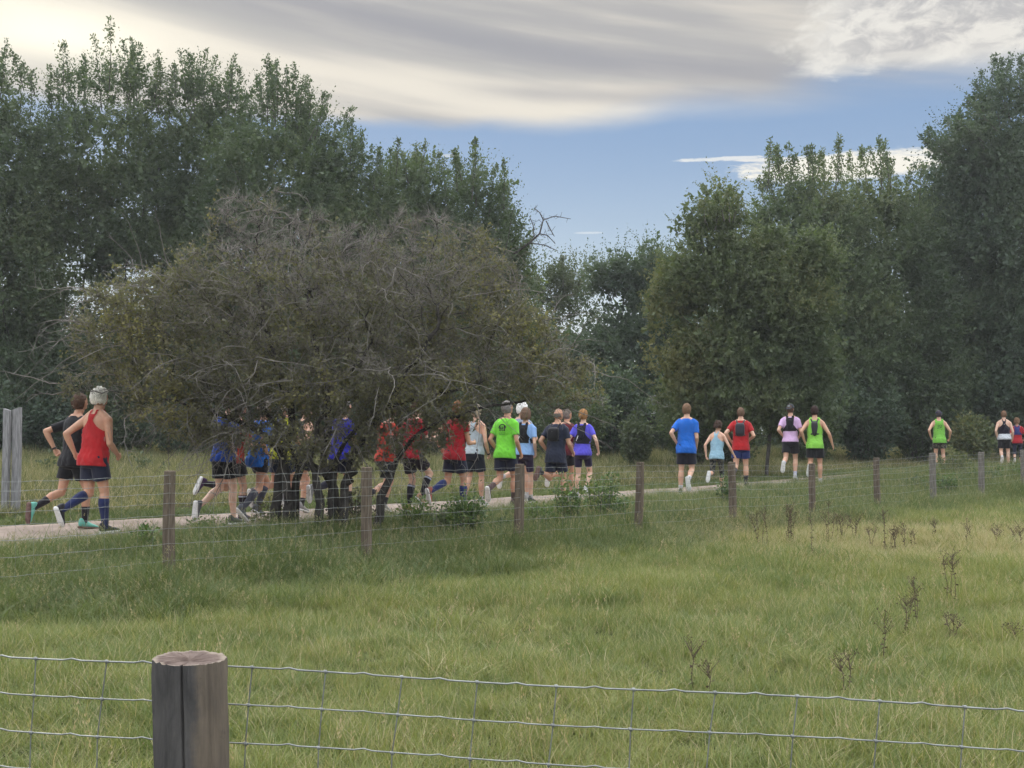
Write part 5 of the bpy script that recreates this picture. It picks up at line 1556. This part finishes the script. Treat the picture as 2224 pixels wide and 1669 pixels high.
person("runner in dark red singlet with one navy knee sock showing", 988, 17.7, 40, 1.78,
       dict(lean=6, twist=-6, aL=(-48, 34, 92), aR=(15, 10, 85), lL=(-8, 62, 0), lR=(14, 16, 0)),
       dict(shirt=('tee', (.42, .010, .02)), sleeve=.35, hem=-.09, shorts=(NAVY, .66), sock=((.014, .03, .14), .82), shoe=(.45, .12, .08), hair=('short', (.30, .12, .05)), skin=SK1, watch=(-1,)))
person("runner in pale grey tank top between the dark red and lime runners", 1030, 18.9, 28, 1.72,
       dict(lean=6, aL=(-40, 24, 70), aR=(-8, 16, 52), lL=(2, 30, 0), lR=(12, 14, 0)),
       dict(shirt=('racer', (.50, .60, .64)), hem=-.02, shorts=((.012, .018, .03), .74), sock=((.6, .6, .6), .2), shoe=(.5, .5, .5), hair=('bun', (.55, .45, .33)), skin=SK2, watch=(1,)), female=True)
person("grey-haired runner in a lime T-shirt with black club print on the back", 1097, 18.75, 26, 1.82,
       dict(lean=7, twist=8, hyaw=10, hpitch=8, aL=(-22, 14, 70), aR=(-4, 14, 48), lL=(2, 70, 0), lR=(18, 22, 0)),
       dict(shirt=('tee', LIME), sleeve=.66, hem=-.10, print='club', shorts=(NAVY, .68), sock=((.10, .06, .055), .42), shoe=(.10, .06, .06), hair=('short', (.27, .25, .24)), skin=SK1))
person("white-haired runner whose head shows between the lime shirt and the woman in light blue", 1128, 20.6, 30, 1.84,
       dict(hyaw=8), dict(shirt=('tee', (.30, .35, .45)), shorts=(BLK, .6), sock=((.6, .6, .6), .2), shoe=(.5, .5, .5), hair=('fluffy', (.98, .94, .88)), skin=SK2))
person("short-haired woman in light-blue shirt and black running vest right of the lime runner", 1139, 19.7, 22, 1.68,
       dict(lean=5, aL=(-20, 12, 80), aR=(-14, 12, 62), lL=(5, 20, 0), lR=(8, 8, 0)),
       dict(shirt=('tee', (.30, .50, .88)), vest=BLK, vest_low=.19, pole=-1, hem=-.03, shorts=((.03, .018, .05), .78), tight=True, sock=((.6, .6, .6), .2), shoe=(.04, .05, .07), hair=('bob', (.17, .105, .07)), skin=SKP), female=True)
person("bald runner with glasses, navy shirt and black backpack", 1207, 19.6, 30, 1.71,
       dict(lean=7, hyaw=18, aL=(-30, 20, 84), aR=(6, 18, 58), lL=(-6, 104, 0), lR=(16, 20, 0)),
       dict(shirt=('tee', (.022, .028, .055)), sleeve=.62, hem=-.16, pack=(BLK, (.115, .135, .075, .37)), pole=1, shorts=(NAVY, .74), sock=((.02, .02, .02), .25), shoe=(.05, .055, .07), sole=M_RUBD, hair=('bald', (.20, .17, .15)), skin=SK1, glasses=True, bulk=1.04))
person("grey-cropped runner in maroon hidden behind the bald runner", 1226, 21.4, 30, 1.74,
       dict(hyaw=20), dict(shirt=('tee', (.14, .012, .02)), shorts=(BLK, .6), sock=((.5, .5, .5), .2), shoe=(.30, .70, .15), hair=('crop', (.22, .18, .15)), skin=SK1))
person("woman with ginger-blond bun in violet shirt and black running vest", 1265, 20.9, 22, 1.69,
       dict(lean=4, hyaw=6, aL=(-26, 20, 92), aR=(-20, 30, 66), lL=(4, 14, 0), lR=(22, 62, 0)),
       dict(shirt=('tee', (.13, .11, .74)), vest=(.008, .008, .02), vest_low=.15, pole=-1, sleeve=.55, hem=-.06, shorts=((.02, .012, .045), .66), tight=True, sock=((.6, .6, .6), .2), shoe=(.5, .5, .5), hair=('bun', (.36, .19, .075)), skin=SKP), female=True)
person("tall fair-haired runner in a bright royal blue T-shirt and black shorts", 1490, 22.3, 20, 1.84,
       dict(lean=6, hyaw=12, aL=(-42, 20, 92), aR=(-6, 8, 52), lL=(2, 12, 0), lR=(2, 66, -20)),
       dict(shirt=('tee', BLUE), sleeve=.66, hem=-.12, shorts=((.010, .010, .020), .74), sock=((.65, .65, .65), .28), shoe=(.05, .05, .055), hair=('short', (.20, .12, .07)), skin=SK2))
person("short dark-haired woman in pale blue racerback tank and camouflage tights", 1556, 23.2, 20, 1.53,
       dict(lean=12, twist=10, hyaw=14, hpitch=-6, aL=(-34, 16, 50), aR=(10, 28, 30), lL=(-10, 78, -15), lR=(14, 20, 0)),
       dict(shirt=('racer', (.34, .56, .68), 'marl'), hem=-.10, shorts=((.012, .014, .016), 1.1, 'camo'), tight=True, sock=((.6, .6, .6), .15), shoe=(.68, .66, .60), hair=('curly', (.050, .028, .018)), skin=SK2), female=True)
person("bearded runner in red T-shirt with dark grey backpack", 1608, 25.3, 18, 1.84,
       dict(lean=6, hyaw=6, aL=(-38, 30, 100), aR=(-18, 26, 104), lL=(-6, 60, 0), lR=(8, 10, 0)),
       dict(shirt=('tee', (.46, .014, .018)), hem=-.10, pack=((.022, .024, .032), (.105, .155, .08, .36)), shorts=((.014, .03, .14), .62), sock=((.03, .03, .035), .5), shoe=(.04, .04, .05), hair=('crop', (.16, .10, .065)), skin=SK2, bulk=1.05))
person("runner in pink shirt, black vest and backwards black cap", 1716, 26.2, 20, 1.80,
       dict(lean=5, hyaw=14, aL=(-34, 18, 98), aR=(-4, 16, 80), lL=(-14, 62, -10), lR=(10, 34, 0)),
       dict(shirt=('tee', (.74, .50, .78)), vest=BLK, vest_low=.22, hem=-.03, shorts=(BLK, .66), sock=((.60, .62, .78), .24), shoe=(.62, .62, .64), sole=M_RUB, hair=('crop', (.10, .06, .04)), cap=((.012, .018, .028), True), cap_logo=True, skin=SK2), lift=.10)
person("dark-haired runner in lime singlet with a slim dark hydration pack, hand held out", 1769, 26.0, 18, 1.86,
       dict(lean=4, hyaw=14, aL=(-42, 24, 84), aR=(-14, 30, 36), lL=(0, 80, 0), lR=(4, 12, 0)),
       dict(shirt=('wide', (.30, .72, .09)), hem=-.10, pack=((.030, .026, .034), (.075, .17, .06, .35)), taper=True, shorts=(BLK, .70), sock=((.6, .6, .6), .2), shoe=(.6, .6, .6), hair=('short', (.035, .018, .014)), skin=SK1, curl=25))
person("lone runner in green singlet with dark print and navy headband, right part of the picture", 2039, 33.2, 16, 1.80,
       dict(lean=5, aL=(-34, 26, 84), aR=(-20, 28, 66), lL=(8, 30, 0), lR=(5, 10, 0)),
       dict(shirt=('wide', (.24, .62, .09)), hem=-.12, print='splash', shorts=((.03, .03, .022), .62, 'camo'), sock=((.1, .1, .1), .3), shoe=(.1, .1, .1), hair=('crop', (.06, .05, .06)), band=(.04, .05, .13), skin=SK2))
person("runner in black racer top with a white jacket tied round the waist", 2180, 36.4, 20, 1.86,
       dict(lean=4, aL=(-26, 16, 70), aR=(-8, 16, 46), lL=(0, 66, 0), lR=(6, 8, 0)),
       dict(shirt=('racer', (.012, .010, .022)), print='small', waist=(.66, .70, .74), shorts=(BLK, .72), shoe=(.7, .7, .68), sock=((.6, .6, .6), .12), hair=('short', (.20, .11, .06)), skin=SKP))
person("woman with bushy ponytail in red and blue shirt beside the last fence post", 2208, 37.6, 24, 1.64,
       dict(lean=5, hyaw=14, aL=(-20, 14, 80), aR=(0, 24, 72), lL=(-8, 50, 0), lR=(12, 16, 0)),
       dict(shirt=('tee', (.46, .02, .03)), vest=(.03, .04, .20), vest_low=.24, shorts=(NAVY, 1.5), tight=True, shoe=(.02, .02, .03), sock=((.02, .02, .03), .2), hair=('curly', (.20, .12, .07)), skin=SK2), female=True)
# ------------------------------------------------------------ dried ragwort and dock stalks in the field
M_DRY = mat_rough("dead stalk", (0.075, 0.058, 0.038), (0.15, 0.115, 0.075), 12, 0.95, 0.0)
M_SEED = mat_leaf("dead flower head", (0.062, 0.045, 0.031), (0.10, 0.074, 0.05), (0.16, 0.12, 0.08), 0.15, 0.9, 6)
G_W = "dead flower stalks standing in the field"
def weed(px, by, ty, w, nst, lab, green=False):
    Y = EYE * FPX / (by - 943) * 0.985
    for _ in range(3): Y = (EYE - gz((px - 1112) / FPX * Y, Y)) * FPX / (by - 943)
    x = (px - 1112) / FPX * Y; g = gz(x, Y); hgt = (by - ty) / FPX * Y; wm = w / FPX * Y
    root = empty("dried_weed", (x, Y, g)); tag(root, lab, "dead weed", G_W)
    mb = MB(); P = []; D = []; Lz = []
    for i in range(nst):
        bx, byy = rnd.gauss(0, wm * .25), rnd.gauss(0, wm * .25); hh = hgt * rnd.uniform(.72, 1.0) if i else hgt
        lx, ly = rnd.gauss(0, wm * (.45 if nst > 1 else .2)), rnd.gauss(0, wm * .3)
        pts = []
        for k in range(7):
            f = k / 6; pts.append(Vector((bx + lx * f * f + .006 * math.sin(k * 2 + i), byy + ly * f, hh * f - .02)))
        mb.tube(pts, [.0032 * (1 - .5 * k / 6) for k in range(7)], 5, False)
        tip = pts[-1]
        nb = rnd.randint(7, 11)
        for b in range(nb):
            f = rnd.uniform(.68, .98); p = pts[int(f * 6)].lerp(pts[min(6, int(f * 6) + 1)], f * 6 % 1)
            an = rnd.uniform(0, 6.28); ln = rnd.uniform(.02, .06) * (1.25 - f) * 2.2 + .015
            e = p + Vector((math.cos(an) * ln, math.sin(an) * ln, ln * .9 + .01)); mb.tube([p, e], [.0022, .0014], 4, False)
            for q in range(5):
                P.append(tuple(e + Vector((rnd.gauss(0, .011), rnd.gauss(0, .011), rnd.gauss(0, .009))))); D.append((rnd.gauss(0, 1), rnd.gauss(0, 1), rnd.gauss(.5, 1))); Lz.append(rnd.uniform(.008, .017))
        for q in range(int(hh * 60)):
            f = rnd.uniform(.08, .9); k = int(f * 6); p = pts[k].lerp(pts[k + 1], f * 6 - k); an = rnd.uniform(0, 6.28)
            P.append(tuple(p)); D.append((math.cos(an), math.sin(an), rnd.uniform(-.9, .5))); Lz.append(rnd.uniform(.014, .032))
    lz = np.array(Lz)
    V, F, T = leaves_np(np.array(P), np.array(D), lz, lz * .5, rng.random(len(lz)))
    link_mesh("stalk", mb.mesh("stalk"), M_DRY, root)
    link_mesh("seed_heads_and_leaves", mesh_np("seed_heads_and_leaves", V, F, False, {"tone": T}), M_SEED, root)  # dead flower heads together with the withered leaves along the stalks
for a in [(1655, 1198, 1096, 26, 4, "thin-stalked dead weed with wide brown head, leftmost of the row beyond the field's middle"),
          (1711, 1190, 1090, 22, 7, "darkest, densest dead weed, left of the sixth round post"),
          (1764, 1220, 1113, 10, 1, "single tall bare stalk just right of the sixth round post's foot"),
          (1801, 1188, 1090, 14, 3, "narrow dark weed with pointed top, second clump right of the sixth round post"),
          (1828, 1182, 1110, 26, 5, "broad reddish-brown weed clump right of the narrow pointed one"),
          (1850, 1176, 1114, 20, 3, "small reddish weed leaning on the broad clump's right side"),
          (1891, 1197, 1138, 12, 2, "short thin weed between the broad clump and the pair of upright stalks"),
          (1919, 1202, 1104, 12, 2, "tall upright stalk rising just left of the forked greenish weed"),
          (1938, 1204, 1138, 24, 5, "forked greenish-brown weed spreading at the top"),
          (1966, 1200, 1132, 12, 2, "dark-headed stalk right of the forked weed"),
          (1979, 1197, 1150, 12, 2, "smaller stalk close right of the dark-headed one"),
          (2065, 1320, 1186, 24, 3, "tallest weed with bushy grey-brown head, standing alone right of centre"),
          (1986, 1362, 1245, 14, 2, "faint pale weed left of the tall bushy-headed one"),
          (1958, 1382, 1292, 15, 2, "dark-topped knobbly weed in the nearer field, middle of three in a slanting line"),
          (1913, 1450, 1328, 14, 1, "knobbly single stalk with flat dark top, nearest of the slanting line"),
          (1500, 1505, 1380, 13, 1, "isolated thin stalk in the near field above the netting"),
          (1536, 1520, 1437, 9, 1, "short stalk right beside the isolated thin stalk"),
          (1829, 1510, 1415, 14, 2, "small pale weed left of the nearest knobbly stalk"),
          (2062, 1385, 1334, 16, 3, "low tuft-like weed below the tall bushy-headed one"),
          (2188, 1400, 1358, 14, 2, "short weed near the right edge of the picture"),
          (2163, 1196, 1134, 16, 3, "pale brown weed in the dry grass near the right edge"),
          (2211, 1196, 1134, 14, 3, "pale brown weed cut close by the right edge in the dry grass"),
          (2100, 1192, 1128, 14, 2, "slender faded weed in the dry grass left of the edge pair"),
          (2020, 1176, 1124, 14, 2, "slender faded weed at the fence side of the dry grass")]:
    weed(*a)

# ------------------------------------------------------------ grass: countless blades scattered by geometry nodes
TUFTS = bpy.data.collections.new("tufts")
def mat_grass(name, a, b_, c, dry, patchy=0.35, drybias=0.0):
    m, t, b = new_mat(name)
    geo = t.n('ShaderNodeNewGeometry'); P = geo.outputs['Position']
    oi = t.n('ShaderNodeObjectInfo'); att = t.n('ShaderNodeAttribute', attribute_name='tone'); ht = t.n('ShaderNodeAttribute', attribute_name='hgt')
    sp = t.n('ShaderNodeSeparateXYZ'); t.link(P, sp.inputs[0])
    X, Yv = E(t, sp.outputs[0]), E(t, sp.outputs[1])
    n1 = t.noise(P, 0.28, 4, 0.55); n2 = t.noise(P, 1.3, 4, 0.6)
    tone = E(t, att.outputs['Fac']); r_ = E(t, oi.outputs['Random'])
    col = t.mix(t.sm(n1 * 0.6 + n2 * 0.4 + (r_ - 0.5) * 0.25, 0.36, 0.60), a, b_)
    col = t.mix(t.sm(tone + (r_ - 0.5) * 0.3, 0.55, 0.95) * 0.7, col, c)
    # dry patch in the far right of the field, and scattered dead blades
    dx_ = (X - 6.4) / 4.6; dy_ = (Yv - 15.0) / 3.6
    patch = t.sm(dx_ * dx_ + dy_ * dy_ + (n2 - 0.5) * 1.2, 1.25, 0.15)
    dead = t.sm(tone + patch * 0.5 + (n2 - 0.5) * 0.5 + drybias, 0.86, 0.98)
    col = t.mix(dead * 0.85, col, dry)
    t.put(b.inputs['Base Color'], col); b.inputs['Roughness'].default_value = 0.55; b.inputs['Specular IOR Level'].default_value = 0.3
    tr = t.n('ShaderNodeBsdfTranslucent'); t.put(tr.inputs[0], t.mix(1.0, col, (1.15, 1.15, 0.7), 'MULTIPLY'))
    ms = t.n('ShaderNodeMixShader'); ms.inputs[0].default_value = 0.35
    t.link(b.outputs[0], ms.inputs[1]); t.link(tr.outputs[0], ms.inputs[2])
    out = [n for n in m.node_tree.nodes if n.type == 'OUTPUT_MATERIAL'][0]; t.link(ms.outputs[0], out.inputs[0])
    return m
def tuft(name, nbl, rad, h, w, mat, bend=0.5, seg=3, heads=0):
    n = nbl
    rr = rad * np.sqrt(rng.random(n)); an = rng.random(n) * 2 * np.pi
    B = np.stack([rr * np.cos(an), rr * np.sin(an), np.full(n, -0.015)], -1)
    H = h * (0.45 + 0.65 * rng.random(n)); az_ = rng.random(n) * 2 * np.pi
    lean = np.stack([np.cos(az_), np.sin(az_), np.zeros(n)], -1) * (H * bend * (0.15 + rng.random(n)))[:, None]
    fa = az_ + np.pi / 2 + rng.normal(size=n) * 0.6
    side = np.stack([np.cos(fa), np.sin(fa), np.zeros(n)], -1)
    W = w * (0.6 + 0.7 * rng.random(n))
    V = np.zeros((n, 2 * seg + 2, 3)); hg = np.zeros((n, 2 * seg + 2))
    for k in range(seg + 1):
        f = k / seg; c = B + np.array([0, 0, 1.0]) * (H * (f - 0.25 * f * f * bend))[:, None] + lean * (f ** 1.8)
        ww = (W * (1 - f ** 2 * 0.92) * 0.5)[:, None]
        V[:, 2 * k] = c - side * ww; V[:, 2 * k + 1] = c + side * ww; hg[:, 2 * k:2 * k + 2] = f
    m_ = 2 * seg + 2; base = (np.arange(n) * m_)[:, None]
    F = np.concatenate([base + np.array([[2 * k, 2 * k + 1, 2 * k + 3, 2 * k + 2]]) for k in range(seg)], 0)
    tone = np.repeat(rng.random(n), m_)
    V = V.reshape(-1, 3); hg = hg.ravel()
    if heads:       # feathery seed heads
        idx = rng.choice(n, heads, replace=False)
        tips = V.reshape(n, m_, 3)[idx, -1]
        k = 10
        Pp = np.repeat(tips, k, 0) + np.stack([rng.normal(size=heads * k) * .004, rng.normal(size=heads * k) * .004, -rng.random(heads * k) * .07 + .02], -1)
        lz = .012 + .012 * rng.random(heads * k)
        V2, F2, _ = leaves_np(Pp, rdir(heads * k) * .5 + np.array([0, 0, 1.0]), lz, lz * .35, rng.random(heads * k))
        F = np.concatenate([F, F2 + len(V)]); V = np.concatenate([V, V2]); tone = np.r_[tone, np.full(len(V2), .99)]; hg = np.r_[hg, np.ones(len(V2))]
    o = bpy.data.objects.new(name, mesh_np(name, V, F, False, {"tone": tone, "hgt": hg}))
    o.data.materials.append(mat)
    return o
def scatter(name, label, tufts, X, Y, scl, lean=0.25, zoff=0.0):
    col = bpy.data.collections.new(name + "_kinds")
    for o in tufts: col.objects.link(o)
    n = len(X); Z = ground(X, Y) + zoff
    me = bpy.data.meshes.new(name); me.vertices.add(n); me.vertices.foreach_set("co", np.stack([X, Y, Z], -1).astype(np.float32).ravel())
    a = me.attributes.new("scl", 'FLOAT_VECTOR', 'POINT'); a.data.foreach_set("vector", np.asarray(scl, np.float32).ravel())
    rot = np.stack([rng.normal(size=n) * lean * .5, rng.normal(size=n) * lean * .5, rng.random(n) * 6.283], -1)
    a = me.attributes.new("rot", 'FLOAT_VECTOR', 'POINT'); a.data.foreach_set("vector", rot.astype(np.float32).ravel())
    a = me.attributes.new("idx", 'INT', 'POINT'); a.data.foreach_set("value", rng.integers(0, len(tufts), n).astype(np.int32))
    o = link_mesh(name, me, [])
    tag(o, label, "grass", kind="stuff")
    ng = bpy.data.node_groups.new(name, 'GeometryNodeTree')
    ng.interface.new_socket("Geometry", in_out='INPUT', socket_type='NodeSocketGeometry')
    ng.interface.new_socket("Geometry", in_out='OUTPUT', socket_type='NodeSocketGeometry')
    gi, go = ng.nodes.new('NodeGroupInput'), ng.nodes.new('NodeGroupOutput')
    ip = ng.nodes.new('GeometryNodeInstanceOnPoints'); ci = ng.nodes.new('GeometryNodeCollectionInfo')
    ci.inputs['Collection'].default_value = col; ci.inputs['Separate Children'].default_value = True; ci.inputs['Reset Children'].default_value = True
    def na(nm, ty):
        x = ng.nodes.new('GeometryNodeInputNamedAttribute'); x.data_type = ty; x.inputs[0].default_value = nm; return x.outputs[0]
    e2r = ng.nodes.new('FunctionNodeEulerToRotation')
    L = ng.links.new
    L(gi.outputs[0], ip.inputs['Points']); L(ci.outputs[0], ip.inputs['Instance']); ip.inputs['Pick Instance'].default_value = True
    L(na('idx', 'INT'), ip.inputs['Instance Index']); L(na('rot', 'FLOAT_VECTOR'), e2r.inputs[0]); L(e2r.outputs[0], ip.inputs['Rotation']); L(na('scl', 'FLOAT_VECTOR'), ip.inputs['Scale'])
    L(ip.outputs[0], go.inputs[0])
    md = o.modifiers.new("scatter", 'NODES'); md.node_group = ng
    return o
def field_pts(y0, y1, dens, margin=0.56):
    """random points in the widening wedge of ground between two depths; dens(Y) per square metre"""
    ys = np.linspace(y0, y1, 200); wts = ys * 2 * margin * dens(ys); tot = np.trapezoid(wts, ys) if hasattr(np, 'trapezoid') else np.trapz(wts, ys)
    n = int(tot); cdf = np.cumsum(wts); cdf /= cdf[-1]
    Y = np.interp(rng.random(n), cdf, ys); X = (rng.random(n) * 2 - 1) * margin * Y
    return X, Y
pl = np.array(LOW); pu = np.array(UPP)
def on_path(X, Y, lo=0.0, hi=0.0):
    q, t = qt(X, Y)
    qa, ta = qt(pl[:, 0], pl[:, 1]); qb, tb = qt(pu[:, 0], pu[:, 1])
    w = 0.12 * np.sin(t * 1.7) + 0.10 * np.sin(t * 4.1 + 1) + 0.05 * np.sin(t * 11)
    return (q > np.interp(t, ta, qa) + lo + w * .8) & (q < np.interp(t, tb, qb) - hi + w * .6)
MG1 = mat_grass("meadow grass", (0.135, 0.188, 0.060), (0.240, 0.270, 0.088), (0.34, 0.35, 0.145), (0.48, 0.405, 0.25), drybias=0.06)
MG2 = mat_grass("rank grass", (0.088, 0.128, 0.045), (0.135, 0.178, 0.062), (0.20, 0.225, 0.10), (0.36, 0.31, 0.19), drybias=-0.03)
MG3 = mat_grass("dry meadow grass", (0.096, 0.128, 0.048), (0.184, 0.192, 0.080), (0.288, 0.264, 0.136), (0.464, 0.392, 0.240), drybias=0.16)
near_t = [tuft("grass_tuft", 62, .10, hh, .0038, MG1, bd, 3) for hh, bd in ((.13, .9), (.16, .7), (.11, 1.2), (.19, .8), (.14, 1.0), (.10, .8))]
mid_t = [tuft("grass_tuft", 60, .16, hh, .0060, MG1, bd, 2) for hh, bd in ((.15, .9), (.18, .7), (.13, 1.1), (.20, .9))]
rank_t = [tuft("grass_tuft", 80, .17, hh, .0058, MG2, bd, 3, hd) for hh, bd, hd in ((.36, .9, 0), (.42, .7, 3), (.30, 1.2, 0), (.48, .8, 5))]
dry_t = [tuft("grass_tuft", 70, .26, hh, .010, MG3, bd, 2, 0) for hh, bd in ((.35, .7), (.45, .5), (.30, .9), (.55, .6))]
low_t = [tuft("grass_tuft", 60, .16, hh, .008, MG2, bd, 2) for hh, bd in ((.10, .9), (.13, .9), (.08, 1.1))]
def fence_s(X, Y): return (-0.705) * (X - FX0) + 0.709 * (Y - FY0)
nz_ = lambda X, Y, s=1.0: 0.5 + 0.5 * np.sin(X * 1.7 * s + 2 * np.sin(Y * .9 * s)) * np.sin(Y * 1.3 * s + 1.5 * np.sin(X * .7 * s))
X, Y = field_pts(1.6, 10.5, lambda y: 190 * np.clip(6.5 / y, .5, 1.25))
k = fence_s(X, Y) < -0.2; X, Y = X[k], Y[k]
s = (0.55 + 0.5 * nz_(X, Y) + 0.35 * rng.random(len(X)))
scatter("field_grass", "green grass filling the near half of the field", near_t, X, Y, np.stack([s, s, s * (0.75 + 0.4 * nz_(X, Y, 2.3))], -1))
X, Y = field_pts(9.5, 30, lambda y: 90 * np.clip(12 / y, .35, 1))
k = (fence_s(X, Y) < 0.3); X, Y = X[k], Y[k]
s = 0.7 + 0.45 * nz_(X, Y) + 0.3 * rng.random(len(X))
scatter("far_field_grass", "thinner yellowing grass in the far half of the field", mid_t, X, Y, np.stack([s, s, s * (0.8 + 0.5 * nz_(X, Y, 1.9))], -1))
# sparse bents and coarse tussocks standing above the sward
MG4 = mat_grass("bent stalks", (0.20, 0.20, 0.10), (0.28, 0.25, 0.13), (0.36, 0.32, 0.18), (0.46, 0.38, 0.24), drybias=0.25)
bent_t = [tuft("grass_tuft", nb, .10, hh, .0034, MG4, .55, 3, hd) for nb, hh, hd in ((5, .30, 3), (7, .36, 4), (4, .26, 2))]
tus_t = [tuft("grass_tuft", 110, .14, hh, .0048, MG1, bd, 3) for hh, bd in ((.24, 1.0), (.28, .8), (.20, 1.2))]
X, Y = field_pts(3.0, 24, lambda y: 3.4 * np.clip(9 / y, .5, 1.1))
dry_ = sstep(X, 0.5, 5.0) * sstep(Y, 7, 12)
k = (fence_s(X, Y) < 0) & (rng.random(len(X)) < .35 + .65 * dry_); X, Y = X[k], Y[k]
s = .75 + .5 * rng.random(len(X))
scatter("bent_grass", "thin straw-coloured flowering stems standing above the field grass", bent_t, X, Y, np.stack([s, s, s], -1), .3)
X, Y = field_pts(3.0, 22, lambda y: 5.0 * np.clip(9 / y, .5, 1.1))
k = (fence_s(X, Y) < 0) & (rng.random(len(X)) < nz_(X, Y, .55) ** 2); X, Y = X[k], Y[k]
s = .7 + .6 * rng.random(len(X))
scatter("tussock_grass", "coarser darker tussocks dotted through the field", tus_t, X, Y, np.stack([s, s, s * (.7 + .3 * rng.random(len(X)))], -1), .3)
# rank strip along the fence and up to the path
X, Y = field_pts(8.5, 34, lambda y: 130 * np.clip(12 / y, .3, 1), 0.6)
fs_ = fence_s(X, Y); q, t = qt(X, Y)
wid = 0.9 + 0.6 * nz_(X, Y, .6)
k = (fs_ > -wid * np.where(X < 0.5, 1.25, .8) * (0.35 + 0.95 * rng.random(len(X)))) & ~on_path(X, Y, .1, 0) & (q < 3.6); X, Y, fs_, q = X[k], Y[k], fs_[k], q[k]
fall = np.clip(1.15 - 0.5 * sstep(q, 0.9, 2.4) - 0.42 * sstep(-fs_, .0, .9), .3, 1.2)
tt = 0.658 * (X + 3.2) + 0.753 * (Y - 10.4); fall = fall * (1 + 0.55 * sstep(tt, 15, 24) * (1 - sstep(q, 1.6, 3.0)))
s = (0.65 + 0.5 * rng.random(len(X)))
scatter("rank_grass", "long dark lush grass growing along the netting fence", rank_t, X, Y, np.stack([s, s, s * fall * (0.6 + 0.45 * nz_(X, Y, 1.4))], -1), 0.45)
# short green verges on the path edges
X, Y = field_pts(10, 44, lambda y: 70 * np.clip(14 / y, .3, 1), 0.6)
q, t = qt(X, Y); qa, ta = qt(pl[:, 0], pl[:, 1]); qb, tb = qt(pu[:, 0], pu[:, 1])
k = ((np.abs(q - np.interp(t, ta, qa)) < .35) | ((q > np.interp(t, tb, qb) - .1) & (q < np.interp(t, tb, qb) + 2.2))) & ~on_path(X, Y, .05, .05)
X, Y = X[k], Y[k]; s = .7 + .6 * rng.random(len(X))
scatter("verge_grass", "short green grass on both verges of the path", low_t, X, Y, np.stack([s, s, s], -1))
# dry meadow beyond the path
X, Y = field_pts(14, 56, lambda y: 26 * np.clip(22 / y, .35, 1), 0.62)
q, t = qt(X, Y); k = (q > np.interp(t, tb, qb) + 1.2); X, Y, q, t = X[k], Y[k], q[k], t[k]
s = .7 + .6 * rng.random(len(X)); hz_ = s * (0.55 + 0.5 * nz_(X, Y, .8)) * (0.6 + 0.6 * sstep(q - np.interp(t, tb, qb), 1, 5))
scatter("dry_meadow_grass", "tall straw-coloured grass between the path and the wood", dry_t, X, Y, np.stack([s, s, hz_], -1))

# a few pale broad-leaved herbs in the meadow beyond the path
for px, Yh, top, lab in ((308, 27, 972, "pale leafy herb in the meadow right of the red singlet runner"), (105, 27, 985, "small pale herb in the meadow right of the grey plank posts"), (370, 25, 1000, "low grey-green herb left of the deep blue shirt runner")):
    shrub("meadow_herb", lab, px, Yh, top, 22, 9, 160, 0.09, L_PALE, "herb", "pale herbs in the meadow")
print("verts", sum(len(m.vertices) for m in bpy.data.meshes))
# ------------------------------------------------------------ morning air
def haze():
    mb = MB(); a, b, y0, y1, z0, z1 = -1790, 1790, -1790, 1870, -1.3, 21.0
    vs = [(a, y0, z0), (b, y0, z0), (b, y1, z0), (a, y1, z0), (a, y0, z1), (b, y0, z1), (b, y1, z1), (a, y1, z1)]
    mb.add(vs, [(3, 2, 1, 0), (4, 5, 6, 7), (0, 1, 5, 4), (1, 2, 6, 5), (2, 3, 7, 6), (3, 0, 4, 7)])
    m = bpy.data.materials.new("morning air"); m.use_nodes = True; t = m.node_tree; t.nodes.clear()
    v = t.nodes.new('ShaderNodeVolumePrincipled'); v.inputs['Color'].default_value = (0.93, 0.96, 1.0, 1); v.inputs['Density'].default_value = HAZE
    v.inputs['Anisotropy'].default_value = 0.25
    o = t.nodes.new('ShaderNodeOutputMaterial'); t.links.new(v.outputs[0], o.inputs['Volume'])
    ob = link_mesh("haze", mb.mesh("haze", False), m)
    tag(ob, "thin pale morning air over the whole field", "haze", kind="stuff")
HAZE = 0.0007
haze()
